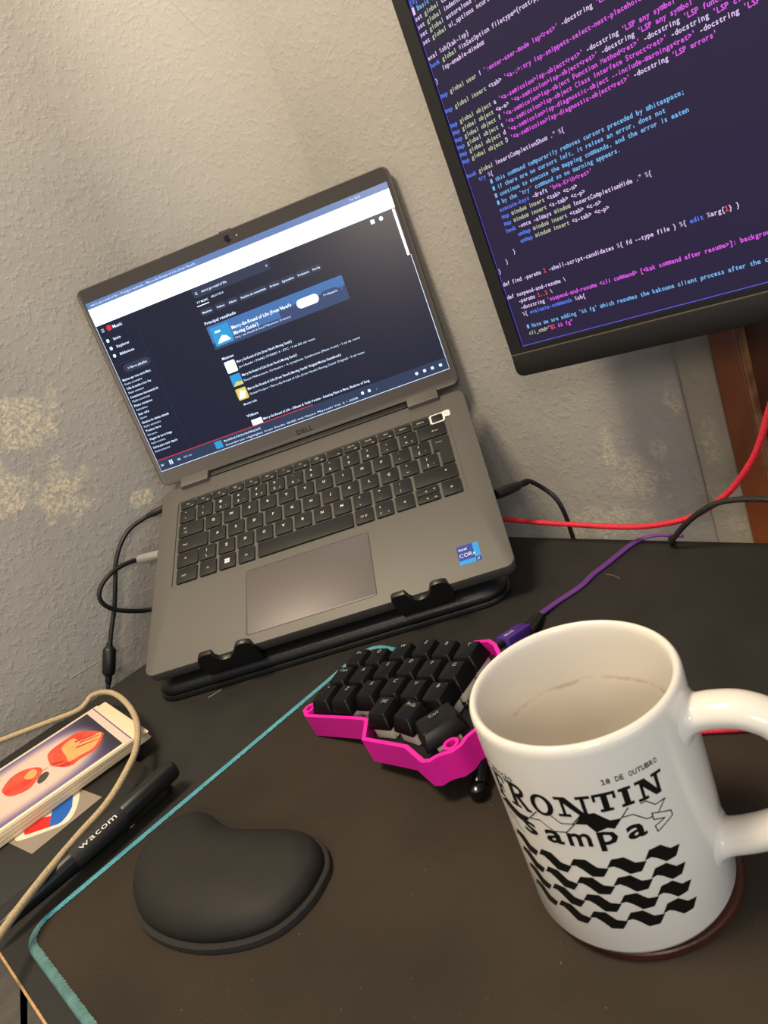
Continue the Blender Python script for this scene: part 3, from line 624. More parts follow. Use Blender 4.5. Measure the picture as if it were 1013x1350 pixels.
for pts in ([(-136.2, 64), (-129.6, 68.8)], [(-136.2, 64), (-129.3, 64.9), (-122.8, 61), (-115.7, 61.6), (-110.2, 65.7)], [(-121.7, 68.8), (-117.3, 65.6), (-111.1, 65.7), (-105.7, 69.8)], [(-87.7, 65.6), (-82.9, 69.2)], [(-87, 66), (-81.6, 65.8), (-75.9, 61.8), (-73.1, 61.5)],
            [(-76.5, 68.8), (-73.8, 69), (-69.7, 65.7), (-63.8, 65.9), (-69, 62.2)], [(-72.7, 63), (-62.6, 59.8), (-62.4, 57.6), (-72.3, 54.6), (-72.9, 57.3), (-66.9, 58.5), (-72.6, 60.1), (-72.7, 63)], [(-158, 60.5), (-150, 58.6)], [(-157, 58), (-149, 56.4)], [(-152, 55), (-146, 53)]): stroke(pts, .42)
for rw in range(4):
    for u in range(5):
        a = -158.6 + 18.9 * u + rw * .25; z = 41 - 8.65 * rw + (1.6 if u == 0 else 0); k = .62 if u == 0 else 1
        ink.append([(a + p * (.95 if u == 0 else 1), z + q) for p, q in ((0, 3.9), (3.4, 7.7), (9.6, 7.9), (14.2, 4.3), (19.7, 3.6), (16.0, -.2), (10.2, -.2), (6.2, 3.0), (3.4, 4.4))])
tv = []
for t, a, z, s, bold, cell in (('1ª EDIÇÃO', -164, 79.6, 2.9, True, 2.05), ('18 DE OUTUBRO', -90.4, 81.2, 3.0, True, 1.62)):
    tv.append(text2d(t, s, bold, 'L', cell) + (a, z))
for ch, a0, a1, zz in (('s', -143.4, -134.2, 55.6), ('a', -129, -119, 55.4), ('m', -116.4, -104.6, 55.5), ('p', -101.4, -91.6, 55.8), ('a', -87.2, -77.4, 55.8)):
    v, f = text2d(ch, 12.2, True); x0 = min(p[0] for p in v); x1 = max(p[0] for p in v); k = (a1 - a0) * .7156 / (x1 - x0)
    tv.append(([((p[0] - x0) * k, p[1]) for p in v], f, a0, zz))
bm = bmesh.new()
def wrap_add(poly):
    vs_ = [bm.verts.new((a * .7156, 0, z)) for a, z in poly]
    try: bm.faces.new(vs_)
    except ValueError: pass
for p in ink: wrap_add(p)
for v, f, a, z in tv:
    for q in f: wrap_add([(a + v[i][0] / .7156, z + v[i][1]) for i in q])
for k in range(-34, -8):                               # slice every 5 degrees so that the flat print bends round the mug
    x = k * 5 * .7156
    bmesh.ops.bisect_plane(bm, geom=bm.verts[:] + bm.edges[:] + bm.faces[:], plane_co=(x, 0, 0), plane_no=(1, 0, 0))
bmesh.ops.triangulate(bm, faces=bm.faces[:])
mb = MB(); bm.verts.index_update()
mb.add([(41.14 * math.cos(v.co.x / 41), 41.14 * math.sin(v.co.x / 41), v.co.z) for v in bm.verts], [tuple(v.index for v in f.verts) for f in bm.faces]); bm.free()
mb.build('print', m_ink, mug, smooth=0, fix=False, label='black printed lettering and wave pattern')
m_cork = mat('brown_coaster', (78, 40, 24), .4, bump=(220, .3), var=(60, (52, 26, 16)))
mb = MB(); mb.lathe([(0, MZ + .1), (40.6, MZ + .1), (41.2, MZ + .6), (41.2, 6.6), (40.6, 7.2), (0, 7.3)], 64, T=Matrix.Translation((174.6, -274.4, 0)))
tag(mb.build('coaster', m_cork), 'thin round brown coaster under the white mug', 'coaster')

# ------------------------------------------------------------------ split keyboard
KBM = frame((39.6, -71.7, 34.2), (.8275, -.5512, .1066), (.5483, .8343, .0575), (-.1207, .0109, .9926))
m_pink = mat('hot_pink_plastic', (232, 32, 168), .42, bump=(160, .12), spec=.4)
m_cap = mat('black_keycap', (9, 9, 10), .38, bump=(1500, .03), spec=.3); m_capl = mat('keycap_legend', (168, 170, 172), .5)
m_sw = mat('white_switch', (226, 220, 206), .35); m_pcb = mat('black_circuit_board', (18, 16, 22), .4); m_pin = mat('tin_pin', (190, 188, 182), .25, metal=1.0); m_vio = mat('violet_plastic', (74, 40, 130), .45)
kb = thing('split_keyboard', 'pink cased split keyboard half with black keycaps, tilted on a small leg', 'keyboard', KBM)
OUT = [(-13.5, 17), (-13.5, -42), (-18, -41.2), (-21.6, -43.6), (-22.2, -48), (-18.6, -51.5), (-14, -54.6), (40.8, -55.4), (44.4, -56.4), (54.6, -72), (91.5, -75.6), (110.4, -85), (115.6, -84), (118.2, -80.4), (121.4, -78.4), (126, -76.4), (129.4, -71), (129.6, -65), (132, -60), (137, -52), (132, -44), (113, -12), (113, 6), (104.5, 15.5), (97, 20), (86, 19.5), (66, 22), (48, 24.5), (30, 22), (10, 17)]
TOP = -9.0; BOT = -25.3
hi = [-15] + [TOP] * 19 + [-19] * 2 + [TOP - 1, TOP, TOP, TOP, -14, -15, -15, -15]
def inset(poly, d):
    n = len(poly); out = []
    for i in range(n):
        p, a, b = Vector(poly[i]), Vector(poly[i - 1]), Vector(poly[(i + 1) % n])
        t0, t1 = (p - a).normalized(), (b - p).normalized(); n0, n1 = Vector((-t0.y, t0.x)), Vector((-t1.y, t1.x))
        m_ = (n0 + n1).normalized(); k = d / max(m_.dot(n0), .55); out.append((p.x + m_.x * k, p.y + m_.y * k))
    return out
INN = inset(OUT, 2.6)
mb = MB(); mb.loft([[(x, y, BOT) for x, y in OUT], [(x, y, h) for (x, y), h in zip(OUT, hi)], [(x, y, h) for (x, y), h in zip(INN, hi)], [(x, y, BOT + 2) for x, y in INN]])
for cx, cy in ((121.4, -70.4), (-17.2, -46.6)):
    n = 20; ring = lambda r, z: [(cx + r * math.cos(2 * math.pi * k / n), cy + r * math.sin(2 * math.pi * k / n), z) for k in range(n)]
    mb.loft([ring(4.8, BOT + .3), ring(4.8, TOP + .25), ring(2.7, TOP + .25), ring(2.7, BOT + 4)], lo=False, hi=False)
for cx, cy in ((121.4, -70.4), (-17.2, -46.6)): q = MB(); q.lathe([(0, BOT + 4), (2.6, BOT + 4), (2.6, TOP - 5), (0, TOP - 5.4)], 12, T=Matrix.Translation((cx, cy, 0))); q.build('dark_hole_fill', m_gap_shade, kb)  # dark filler added so that the lug holes look dark inside
mb.build('case', m_pink, kb, smooth=42, label='hot pink printed case')
PL = inset(OUT, 3.4)
mb = MB(); mb.prism(PL, -19.8, -18.2); mb.build('circuit_board', m_pcb, kb)
stg = [0, 0, 4.76, 7.14, 4.76, 2.38]
LEG = [['Esc', 'Q', 'W', 'E', 'R', 'T'], ['Caps', 'A', 'S', 'D', 'F', 'G'], ['"', 'Z', 'X', 'C', 'V', 'B']]
caps = [(19.05 * c, -19.05 * r + stg[c] - 4, 0, 18.2, LEG[r][c]) for r in range(3) for c in range(6)]
caps += [(61.4, -52.8, -2, 18.2, '[#]'), (84.4, -55.6, -13, 18.2, 'PrtSc'), (110.4, -61.6, 52, 26.6, 'Ctrl')]
for cx, cy, rot, wd, t in caps:
    T = Matrix.Translation((cx, cy, 0)) @ Matrix.Rotation(math.radians(rot), 4, 'Z'); h = wd / 2
    tx = h - 2.5
    mb = MB(); L = [[(x, y, -10.2) for x, y in rrect(-h, h, -9.1, 9.1, .8, 3)], [(x, y, -9.4) for x, y in rrect(-h, h, -9.1, 9.1, .8, 3)]]
    tl = lambda y: -.9 + (y + 6.6) * .09
    L.append([(x, y, tl(y) - .5) for x, y in rrect(-tx - .15, tx + .15, -6.7, 8.0, 1.5, 3)]); L.append([(x, y, tl(y) - .05 - .0 * x) for x, y in rrect(-tx + .3, tx - .3, -6.2, 7.5, 1.4, 3)])
    L.append([(x * .5, y * .5 + .4, tl(y * .5 + .4) - .55) for x, y in rrect(-tx, tx, -6, 7.2, 1.2, 3)])
    mb.loft(L, T=T)
    sz = 4.3 if len(t) == 1 else 3.5
    mb.text(t, sz, lambda u, v: tuple(T @ Vector((u, v + 3.4, tl(5.0) + .06))), 1, align='C')
    mb.build('keycap', [m_cap, m_capl], kb, smooth=40)
    mb = MB(); mb.rbox(-7.6, 7.6, -7.6, 7.6, -18.1, -12.0, .8, .4, n=2, T=T); mb.rbox(-6, 6, -6, 6, -11.9, -9, .8, .4, n=2, T=T); mb.build('switch', m_sw, kb, label='white key switch')
mb = MB(); mb.rbox(108, 125, -32, 4, -16.4, -15.2, 1, .2, n=2); mb.rbox(111.4, 121.6, -4, 5.5, -15.1, -12, 1, .3, 1, n=2); mb.box(105.6, 107.9, -34, 6, -18.1, -15.4, 0)
for k in range(13): mb.rbox(106.1, 107.3, -33 + k * 3.0, -31.6 + k * 3.0, -15.4, -13.8, .3, .2, 1, n=1)
mb.build('controller_board', [m_pcb, m_pin], kb, smooth=25)
mb = MB(); mb.tube([(114, -180, 17), (112, -190, 14), (109.5, -202, 8.6)], [7.2, 6.6, 4.6], n=12, sub=4); T0 = KBM.inverted()
mb.lathe([(0, MZ + .1), (3.6, MZ + .1), (5.0, 5.2), (5.3, 8), (4.6, 10.6), (2.6, 12.2), (0, 12.6)], 18, T=Matrix.Translation((108.6, -205.5, 0)))
mb.v = [tuple(T0 @ Vector(p)) for p in mb.v]; mb.build('leg', mat('black_rubber', (14, 14, 15), .2), kb, label='short black foot leg')

# ------------------------------------------------------------------ wrist rest
m_rest = mat('black_lycra', (25, 23, 21), .66, bump=(1500, .12), var=(40, (31, 28, 25)), spec=.4); m_restb = mat('grey_foam_base', (38, 35, 32), .85, bump=(700, .3))
ol = [(27.1, -228.5), (25.7, -239.2), (19.4, -252.1), (7.5, -263.2), (-7.4, -267.4), (-25.6, -266.7), (-43.4, -262.1), (-61.1, -253.6), (-78.1, -240.5), (-90, -223.5), (-97, -205.5), (-98, -188), (-89, -172), (-73, -165.5), (-57, -168), (-37, -186.5), (-19.8, -193.7), (7.6, -202.9), (21.4, -214.3)]
ol = [(p.x, p.y) for p in spline([(x, y, 0) for x, y in ol], 4, True)]
rest = thing('wrist_rest', 'black kidney shaped mouse wrist rest lying on the mat', 'wrist rest', Matrix.Identity(4)); c0 = (-46, -222)
def ring(d, k, z):
    q = inset(ol[::-1], d)[::-1] if d else ol
    return [(c0[0] + (x - c0[0]) * k, c0[1] + (y - c0[1]) * k, z) for x, y in q]
mb = MB(); mb.loft([ring(.6, 1, MZ + .05), ring(0, 1, MZ + .8), ring(0, 1, 7.2), ring(.9, 1, 8.0), ring(4, 1, 8.0)]); mb.build('base_pad', m_restb, rest)
mb = MB(); mb.loft([ring(3.2, 1, 7.6), ring(2.6, 1, 9.5), ring(2.9, 1, 12), ring(4.4, 1, 14.6), ring(7.0, 1, 17), ring(7, .86, 19.4), ring(7, .68, 21.2), ring(7, .45, 22.4), ring(7, .22, 22.9), ring(7, .03, 23)]); mb.build('cushion', m_rest, rest, smooth=70)

# ------------------------------------------------------------------ tablet, pen, sticker, cards
m_tab = mat('black_tablet', (24, 23, 23), .45, bump=(900, .05)); m_tab2 = mat('black_tablet_face', (28, 27, 26), .6, bump=(1200, .08))
tab = thing('drawing_tablet', 'thin black drawing tablet at the desk left edge, under the card stack', 'tablet', frame((0, 0, 0), E1, E2 * -1, UZ))
mb = MB(); mb.rbox(-287, -158, -4, 209, .05, 8.4, 9, 1.6, n=5); mb.build('body', m_tab, tab)
mb = MB(); mb.rbox(-276, -172, 8, 196, 8.3, 8.6, 3, .1, n=3); mb.build('drawing_surface', m_tab2, tab)
m_pen = mat('black_pen', (18, 18, 18), .35); m_grip = mat('pen_grip_rubber', (30, 29, 28), .7, bump=(1600, .2))
PA, PBt = Vector((-97.5, -117.0, 15.8)), Vector((-178.0, -227.0, 12.4)); pd = (PBt - PA).normalized(); pl_ = (PBt - PA).length
py = Vector((0, 0, 1)); py = (py - pd * py.dot(pd)).normalized(); PEN = frame(PA, pd, py, pd.cross(py))
pen = thing('stylus_pen', 'black stylus pen with rubber grip and white lettering lying along the tablet edge', 'pen', PEN)
AX = Matrix(((0, 0, 1, 0), (1, 0, 0, 0), (0, 1, 0, 0), (0, 0, 0, 1)))
mb = MB(); mb.lathe([(0, 0), (4.5, .4), (6.3, 1.8), (6.9, 4), (6.7, 42), (6.3, 44), (0, 44)], 24, T=AX); mb.build('barrel', m_pen, pen)
mb = MB(); mb.lathe([(0, 43), (6.3, 43), (7.0, 44.5), (7.2, 60), (7.0, 78), (6.6, 81), (0, 81)], 24, T=AX); g = mb.build('grip', m_grip, pen)
mb = MB(); mb.lathe([(0, 80), (6.2, 80), (6.1, 84), (4.4, 112), (2.6, 130), (1.1, 134), (.7, 136), (0, 136)], 24, T=AX); mb.build('nose_cone', m_pen, pen)
mb = MB(); v, f = text2d('wacom', 5.0, False); wmax = max(p[0] for p in v)
mb.add([(75.5 - p[0] * 27 / wmax, 7.35 * math.cos(-.92 + p[1] / 7.3), 7.35 * math.sin(-.92 + p[1] / 7.3)) for p in v], f)
mb.build('lettering', m_white, g, smooth=0, fix=False, label='white lettering on the pen grip')

m_sheet = mat('greyish_backing_film', (150, 138, 124), .3, spec=.5); m_pr = mat('sticker_red', (222, 36, 34), .4); m_pb = mat('sticker_royal_blue', (18, 96, 190), .4); m_pw = mat('sticker_white', (232, 222, 202), .45)
st = thing('capsule_sticker', 'red and blue capsule sticker on grey backing film sticking out from under the cards', 'sticker', Matrix.Identity(4))
mb = MB(); mb.prism([(-187.7, -97.4), (-157.3, -117.9), (-190, -159.3), (-221.7, -138.9), (-210.1, -116.3)], 8.75, 8.95); mb.build('backing_film', m_sheet, st, smooth=0)
rnd = lambda P, z: [(p.x, p.y) for p in spline([(x, y, 0) for x, y in P], 3, True)]
mb = MB(); mb.prism(rnd([(-188.4, -99), (-182.2, -103.5), (-176, -118.9), (-174.2, -131.2), (-177.2, -136.7), (-186.8, -139.2), (-208.7, -141.9), (-214.7, -139.3), (-216, -135.8), (-214.7, -126.7), (-207.9, -120), (-201, -110.3), (-197.1, -100.2)], 0), 8.96, 9.1); mb.build('white_border', m_pw, st, smooth=0)
mb = MB(); mb.prism([(-200.1, -110.6), (-194.6, -104.9), (-190.4, -104.2), (-186.4, -105.9), (-180.3, -119.3), (-179.5, -126), (-179.9, -130.2), (-181, -133.6), (-183.1, -135.3), (-189.4, -135.8), (-194.9, -123.8)], 9.11, 9.2); mb.build('blue_half', m_pb, st, smooth=0)
mb = MB(); mb.prism([(-189.4, -135.8), (-206, -137.4), (-208.8, -136.8), (-211.3, -133.1), (-212, -129), (-211, -125.2), (-208.6, -123.2), (-204.8, -122.8), (-194.9, -123.8)], 9.11, 9.2); mb.build('red_half', m_pr, st, smooth=0)

ca4, sa4 = .7193, .6947
CARD = frame((0, 0, 0), (ca4, sa4, 0), (-sa4, ca4, 0), (0, 0, 1))           # local x along the cards, y across
m_card = mat('cream_card', (236, 220, 188), .7, bump=(900, .05)); m_card2 = mat('cream_card_warm', (226, 204, 164), .7)
def print_material():
    m, nt, b = principled('printed_picture_ground'); N = Nodes(nt)
    tc = nt.nodes.new('ShaderNodeTexCoord'); sep = nt.nodes.new('ShaderNodeSeparateXYZ'); nt.links.new(tc.outputs['Object'], sep.inputs[0]); x, y = sep.outputs[0], sep.outputs[1]
    dx = N.op('DIVIDE', N.op('ABSOLUTE', N.op('SUBTRACT', x, -.226)), .066); dy = N.op('DIVIDE', N.op('ABSOLUTE', N.op('SUBTRACT', y, .097)), .0455)
    r = N.op('POWER', N.op('ADD', N.op('POWER', dx, 3.0), N.op('POWER', dy, 3.0)), .333)
    c = N.mix(N.step(r, .62, .98), srgb((222, 196, 182)), srgb((112, 98, 146))); c = N.mix(N.op('MULTIPLY', N.step(x, -.196, -.164), N.step(r, .6, .95)), c, srgb((46, 42, 58)))
    nt.links.new(c, b.inputs['Base Color']); b.inputs['Roughness'].default_value = .5
    return m
m_pic = print_material()
NC = 12; thick = .92
for i in range(NC):
    z = 9.3 + i * thick; top = i == NC - 1
    q_ = 1 - i / (NC - 1); dx, dy, ro = (0, 0, 0) if top else (5.5 + random.uniform(-1.5, 3.0), 3.2 * q_ + random.uniform(-.8, .8), 2.8 * q_ + random.uniform(-.5, .5))
    ORD = ['second', 'third', 'fourth', 'fifth', 'sixth', 'seventh', 'eighth', 'ninth', 'tenth', 'eleventh']; lab = 'topmost cream picture card of the stack, red fruit and hands printed on violet' if top else ('lowest cream card of the stack, lying flat on the tablet' if i == 0 else 'cream card, %s from the top of the stack on the tablet' % ORD[NC - 2 - i])
    cd = thing('picture_card', lab, 'card', Matrix.Translation((0, 0, z)) @ Matrix.Translation(Vector((ca4 * -226 - sa4 * 97, sa4 * -226 + ca4 * 97, 0))) @ Matrix.Rotation(math.radians(44.0 + ro), 4, 'Z'), 'cards stacked on the tablet')
    T = Matrix.Translation((226 + dx - dx * 0, -97 + dy, 0)) if not top else Matrix.Translation((226, -97, 0))
    mb = MB(); mb.rbox(-300, -152, 49.5, 145.5, 0, thick - .06, 1.2, .08, 0, n=2, T=T); mb.build('card_body', m_card if i % 3 else m_card2, cd)
    if top:
        sh = Vector((0, 0, 0))
        o = MB(); o.flat([(-290, 53.2), (-162.5, 53.2), (-162.5, 141.8), (-290, 141.8)], thick); pic = o.build('picture', m_pic, cd, smooth=0); pic.location = Vector((.226, -.097, 0))
        def art(name, poly, c, dz, lab=None):
            q = MB(); q.prism([(x, -y) for x, y in poly], thick + dz, thick + dz + .02); oo = q.build(name, c, cd, smooth=0, label=lab); oo.location = Vector((.226, -.097, 0))
        sm = lambda P: [(p.x, p.y) for p in spline([(x, y, 0) for x, y in P], 3, True)]
        art('violet_line', [(-156.8, -144), (-155.6, -144), (-155.6, -51), (-156.8, -51)], mat('violet_print', (126, 106, 150), .6), .01)
        art('pink_band', [(-162, -144), (-157.2, -144), (-157.2, -51), (-162, -51)], mat('pink_print', (222, 196, 184), .6), .005)
        m_fr = mat('red_print', (214, 58, 44), .55, var=(70, (230, 96, 66))); m_dr = mat('deep_red_print', (176, 36, 34), .55); m_sk = mat('skin_print', (236, 178, 112), .55, var=(60, (222, 150, 88))); m_nut = mat('grey_nut_print', (70, 70, 58), .6); m_oc = mat('ochre_print', (236, 168, 100), .55)
        art('fruit', sm([(-242.7, -100.3), (-241.4, -108.3), (-232.9, -117.4), (-223, -116), (-214.5, -104.7), (-213.9, -94.6), (-220.1, -86.4), (-228.7, -80.5), (-239.6, -87.8)]), m_fr, .02)
        art('fruit_light', sm([(-226, -104), (-219, -108), (-216.6, -100), (-221, -93), (-225, -97)]), m_oc, .045)
        art('nut', sm([(-220.9, -83.6), (-217.2, -89.3), (-212.7, -89.7), (-211.6, -83.7), (-215.9, -77.8), (-220.6, -77.9)]), m_nut, .045)
        art('stem', [(-215.6, -95.2), (-209.7, -94.3), (-209.7, -93.5), (-215.6, -94)], m_dr, .045)
        art('sleeves', sm([(-204.6, -114.4), (-197.7, -119.8), (-180.1, -120.4), (-173.9, -114.5), (-165.8, -92.8), (-168, -84), (-176.7, -72.6), (-190.2, -73.1), (-199, -73.4), (-207.1, -91.6), (-207, -100)]), m_fr, .02)
        art('hands', sm([(-193.9, -111.2), (-183.5, -114.4), (-180.8, -102.8), (-167.5, -94.9), (-168.4, -87.7), (-178.4, -76.6), (-188.4, -78.8), (-196.9, -80.5), (-195.6, -92.3)]), m_sk, .045)
        for P in ([(-184, -107), (-170, -96), (-170.4, -95), (-185, -105)], [(-182, -101), (-168.6, -91), (-169, -90), (-183, -99)], [(-186, -96), (-171, -86), (-171.6, -85), (-187, -94)], [(-206, -96), (-199, -88), (-200, -87), (-206.6, -93)], [(-203, -84), (-196, -78), (-197, -77), (-203.6, -82)]): art('fold', P, m_dr, .07)

# ------------------------------------------------------------------ cables and small bits
def cable_mat(name, col, alt, scale, rough=.6): return mat(name, col, rough, bump=(scale, .35), var=(scale, alt))
m_blk = mat('black_cable', (20, 20, 21), .45); m_bei = cable_mat('beige_braid', (198, 176, 142), (168, 146, 112), 900, .8); m_redc = cable_mat('red_braid', (206, 26, 50), (228, 54, 74), 700, .6); m_brd = cable_mat('black_braid', (22, 21, 20), (46, 42, 38), 900, .7); m_pur = mat('purple_cable', (112, 60, 140), .4); m_sil = mat('silver_plug', (206, 204, 200), .35, metal=.6)
lw = lambda x, y, z: LAP @ Vector((x, y, z))
mb = MB(); mb.tube([(-330, 0, 13), (-313.4, 3.6, 13), (-270.9, 10.5, 13), (-240, 15.5, 13.5), (-228.9, 25.7, 18), (-203.2, 12.5, 22), (-174.7, -17, 24), (-149, -53.9, 24), (-133.2, -92.2, 24), (-132.1, -118.5, 22), (-137.3, -142.7, 19), (-147.8, -168.1, 18), (-151.7, -205.9, 22), (-151.8, -242.8, 26), (-148.8, -271.6, 28)], 2.35, n=12)
tag(mb.build('braided_cable', m_bei), 'beige braided cable looping round the card stack and over the pen', 'cable')

def cable(name, label, M=None): return thing(name, label, 'cable', Matrix.Identity(4))
pc = cable('power_cable', 'black power cable hanging from the laptop left side with a ferrite lump')
p0 = lw(-160.6, 203, -8); p1 = Vector((-183, 178, 121)); pdir = (p1 - p0).normalized()
mb = MB(); mb.tube([p0, p0 + pdir * 14, p1], [3.6, 3.6, 2.4], n=12, sub=4); mb.build('plug', m_blk, pc)
mb = MB(); mb.tube([p1, (-197, 166.7, 118.5), (-207.1, 155.2, 111), (-217.2, 143.8, 95.8), (-224.6, 135.5, 76.1), (-232, 127.2, 56.4), (-240.6, 117.4, 38), (-247.5, 109.5, 22)], 2.3, n=10); mb.build('cord', m_blk, pc)
fd = (Vector((-259.5, 96, -10.2)) - Vector((-247.5, 109.5, 22))).normalized(); fo = Vector((-247.2, 109.8, 23)); fx = fd.orthogonal().normalized()
mb = MB(); mb.lathe([(0, -5), (2.8, -5), (3, -2), (4.2, -1), (5.6, .6), (6.4, 2), (6.4, 24), (5.4, 26.2), (3.6, 27.4), (3.2, 33), (2.4, 36), (0, 36)], 20, T=frame(fo, fx, fd.cross(fx), fd)); mb.build('ferrite_bead', m_blk, pc)
e = fo + fd * 34; mb = MB(); mb.tube([e, e + Vector((-3, -3, -20)), e + Vector((-4, -4, -140)), e + Vector((-4, -4, -400)), e + Vector((10, -10, -690))], 2.2, n=8); mb.build('lower_cord', m_blk, pc)
uc = cable('charging_cable', 'black cable with silver plug looping at the laptop left side')
a0 = lw(-160.6, 140, -8); a1 = Vector((-187, 146, 90)) * .35 + Vector((-199.8, 151.4, 87.2)) * .65; ud = (a1 - a0).normalized()
mb = MB(); mb.tube([a0, a0.lerp(a1, .5), a1], 5.2, n=12, sub=0, flat=.9); mb.build('plug', m_sil, uc, label='silver plug')
mb = MB(); mb.tube([a1 - ud * 1, a1 + ud * 3, a1 + ud * 9], [2.9, 2.7, 2.1], n=10, sub=0)
mb.tube([a1 + ud * 7, (-206.5, 146.5, 89.6), (-217, 132, 90.5), (-227.6, 120.1, 84.9), (-233.1, 113.9, 75.3), (-232, 115, 63.9), (-224.9, 123.1, 51.8), (-208.8, 141.3, 37), (-190, 150, 36), (-165, 165, 34), (-150, 180, 20), (-158, 190, -40), (-165, 195, -300)], 2.3, n=10); mb.build('cord', m_blk, uc)
rc = cable('display_cable', 'black cable plugged into the laptop right side, curving down behind the desk')
b0 = lw(160.6, 80, -8); b1 = Vector((179.5, 85.8, 60.5)); bd = (b1 - b0).normalized()
mb = MB(); mb.tube([b0, b0.lerp(b1, .5), b1, b1 + bd * 4], [5.4, 5.8, 5.0, 3.0], n=12, sub=3, flat=.8); mb.build('plug', m_blk, rc)
mb = MB(); c1 = b1 + bd * 3
for k in range(4): mb.lathe([(0, 0), (2.9, 0), (2.9, 1.3), (0, 1.3)], 10, T=frame(c1 + bd * (k * 2.2), bd.orthogonal().normalized(), bd.cross(bd.orthogonal().normalized()), bd))
mb.tube([c1, c1 + bd * 10, (201.6, 98, 45), (208.2, 92.2, 35), (211, 91, 20), (211.5, 91, 4), (211.5, 91.5, -20), (210, 96, -200), (205, 100, -500)], 2.0, n=10); mb.build('cord', m_blk, rc)
mb = MB(); mb.tube([(120, 116, 36), (149.9, 118, 26.5), (181.2, 93.4, 22.3), (215.4, 63.1, 19.7), (251.4, 31.2, 18.1), (275.6, 9.9, 21.7), (294.3, -6.7, 29.3), (313.2, -23.4, 45.8), (327.8, -36.3, 67.7), (335.7, -43.3, 85.9), (340.6, -47.7, 101), (347, -53.5, 117), (358, -63, 132), (385, -86, 138), (440, -130, 118)], 2.25, n=12)
tag(mb.build('red_cable', m_redc), 'red cable sweeping from behind the laptop up to the monitor', 'cable')
mb = MB(); mb.tube([(420, -130, 40), (376, -90, 41), (335.8, -52.8, 43.3), (319.8, -38.6, 44.3), (306.1, -26.5, 42.3), (295.3, -17.7, 36), (285.3, -6.9, 25), (277.5, 3, 13), (275, 9.5, 6), (276, 17, 2.7), (278.4, 24, 2.3), (280, 29, -3), (280, 35, -25), (280, 38, -200)], 2.1, n=10)
tag(mb.build('black_braided_cable', m_brd), 'black braided cable arching beside the red cable in front of the door frame', 'cable')
pu = cable('purple_cable', 'flat purple twin cable running from the keyboard half to the desk back edge')
for s in (-1, 1):
    o = Vector((.72, -.69, 0)) * (1.15 * s)
    mb = MB(); mb.tube([Vector(p) + o for p in ((286, 22.5, 1.8), (279.7, 28, 2), (267.9, 37, 2.2), (252.6, 36.5, 1.6), (226, 15.1, 1.5), (212, 4, 1.5), (200.3, -8.5, 1.5), (180.6, -21.2, 1.6), (164, -35.6, 3))], 1.25, n=8); mb.build('strand', m_pur, pu)
mb = MB(); mb.tube([(165, -34.8, 3.4), (158, -46, 5), (152.5, -58, 7)], [2.4, 3.4, 4.2], n=10, sub=3, flat=.7); mb.tube([(166.5, -37.5, 3.4), (161, -50, 5), (156, -62, 7)], [1.6, 2, 2.4], n=8, sub=3); mb.build('strain_relief', m_blk, pu)
qa = Vector((153, -56.5, 8)); qd = (Vector((136, -78.5, 14)) - qa).normalized(); qx = qd.cross(UZ).normalized(); QM = frame(qa, qx, qd, qx.cross(qd))
mb = MB(); mb.rbox(-5.4, 5.4, 0, 28, -3.5, 3.5, 1.2, .8, T=QM); mb.text('HELIOS', 3.4, lambda u, v: tuple(QM @ Vector((-.6 + v, 24 - u, 3.55))), 1); mb.build('plug', [m_vio, m_white], pu, label='violet plug housing')
q2 = qa + qd * 28
mb = MB(); mb.tube([q2 - qd, q2 + qd * 6, (126.5, -89.5, 21.5), (120.4, -96.8, 26.5)], 2.4, n=10, sub=3); mb.build('plug_tip', m_blk, pu, label='black plug tip')
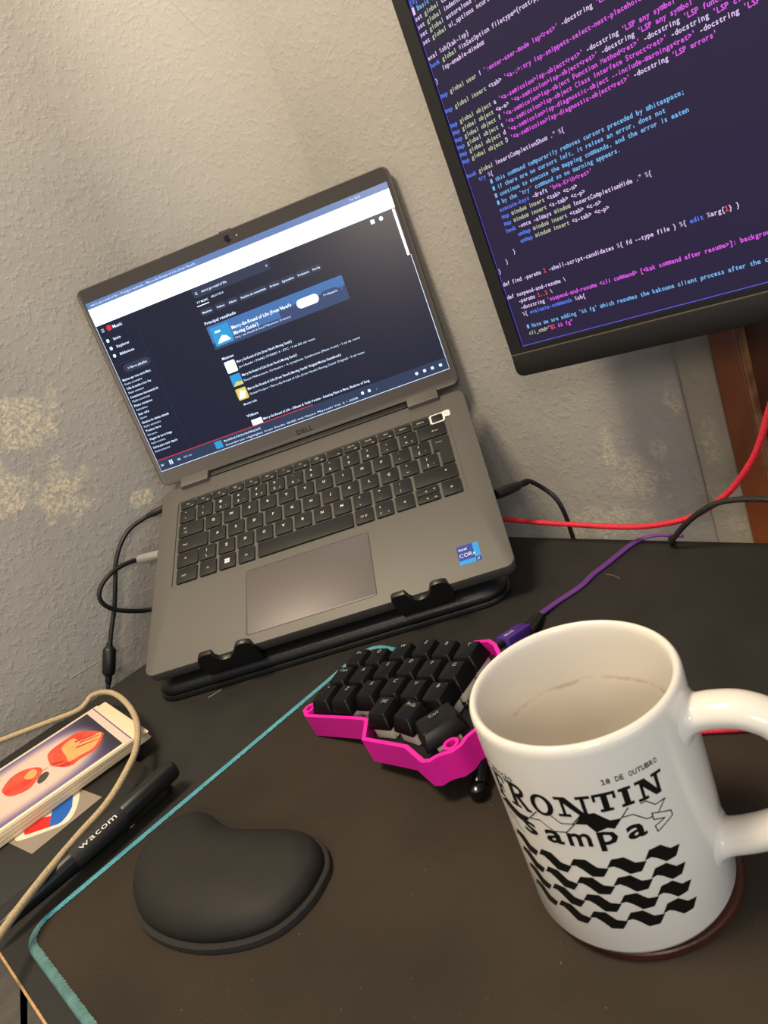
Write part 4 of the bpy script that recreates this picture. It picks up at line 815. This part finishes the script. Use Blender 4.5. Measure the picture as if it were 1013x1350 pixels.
mb = MB(); mb.tube([(150, -170, MZ + 2), (172, -182, MZ + 1.9), (200, -192.6, MZ + 1.9), (227, -201.3, MZ + 1.9), (254.6, -209.9, MZ + 1.9), (300, -222, MZ + 1.9), (360, -236, MZ + 1.9)], 1.9, n=12, flat=.95)
tag(mb.build('red_braided_cable', m_redc), 'short run of red braided cable lying on the mat behind the mug handle', 'cable')
m_board = mat('grey_board', (88, 84, 80), .6, bump=(260, .5), var=(60, (72, 69, 66)))
cab = thing('added_dark_unit', 'made-up dark grey board topped unit added under the desk front edge, black seam across its top', 'filler', frame((0, 0, 0), E1, E2 * -1, UZ))  # unit made up to darken the area below the desk's front edge
mb = MB(); mb.box(-478, -232, -148, 228, FLOOR, -70); mb.build('carcass', m_gap_shade, cab)
sx = lambda y: -296.8 - (-y) * .335
mb = MB(); mb.prism([(sx(-150) - 1.2, -150), (-230, -150), (-230, 230), (sx(230) - 1.2 + 0, 230)][::1] if False else [(-230, -150), (-230, 230), (sx(230) + .5, 230), (sx(-150) + .5, -150)], -70, -60); mb.build('top_board', m_board, cab)
mb = MB(); mb.prism([(sx(-150) - .5, -150), (sx(230) - .5, 230), (-480, 230), (-480, -150)], -70, -60); mb.build('top_board', m_board, cab)
mb = MB(); mb.add([(-129.5, -146.4, .05), (-126, -148, .05), (-124.6, -144.6, .05), (-127.6, -143.4, .05), (-128.4, -145.6, 1.5), (-125.8, -146.4, 1.9), (-126.4, -144.4, 1.2)], [(0, 1, 2, 3), (0, 1, 5, 4), (1, 2, 6, 5), (2, 3, 6), (3, 0, 4, 6), (4, 5, 6)])
tag(mb.build('crumb', mat('tan_crumb', (200, 168, 122), .8)), 'tiny tan crumb on the desk beside the pen', 'crumb')
mb = MB(); mb.tube([(-113, -7.2, .5), (-108, -3.4, .5), (-103, .2, .5)], .45, n=6, sub=2); tag(mb.build('wire_scrap', mat('grey_scrap', (120, 114, 106), .5)), 'short grey wire scrap on the desk in front of the stand', 'scrap')
mb = MB(); mb.tube([(221, 1.5, .25), (226, -4.5, .25), (229, -12, .25)], .16, n=5, sub=3); tag(mb.build('loose_hair', mat('tan_hair', (150, 122, 92), .6)), 'fine tan hair on the desk under the purple cable', 'hair')
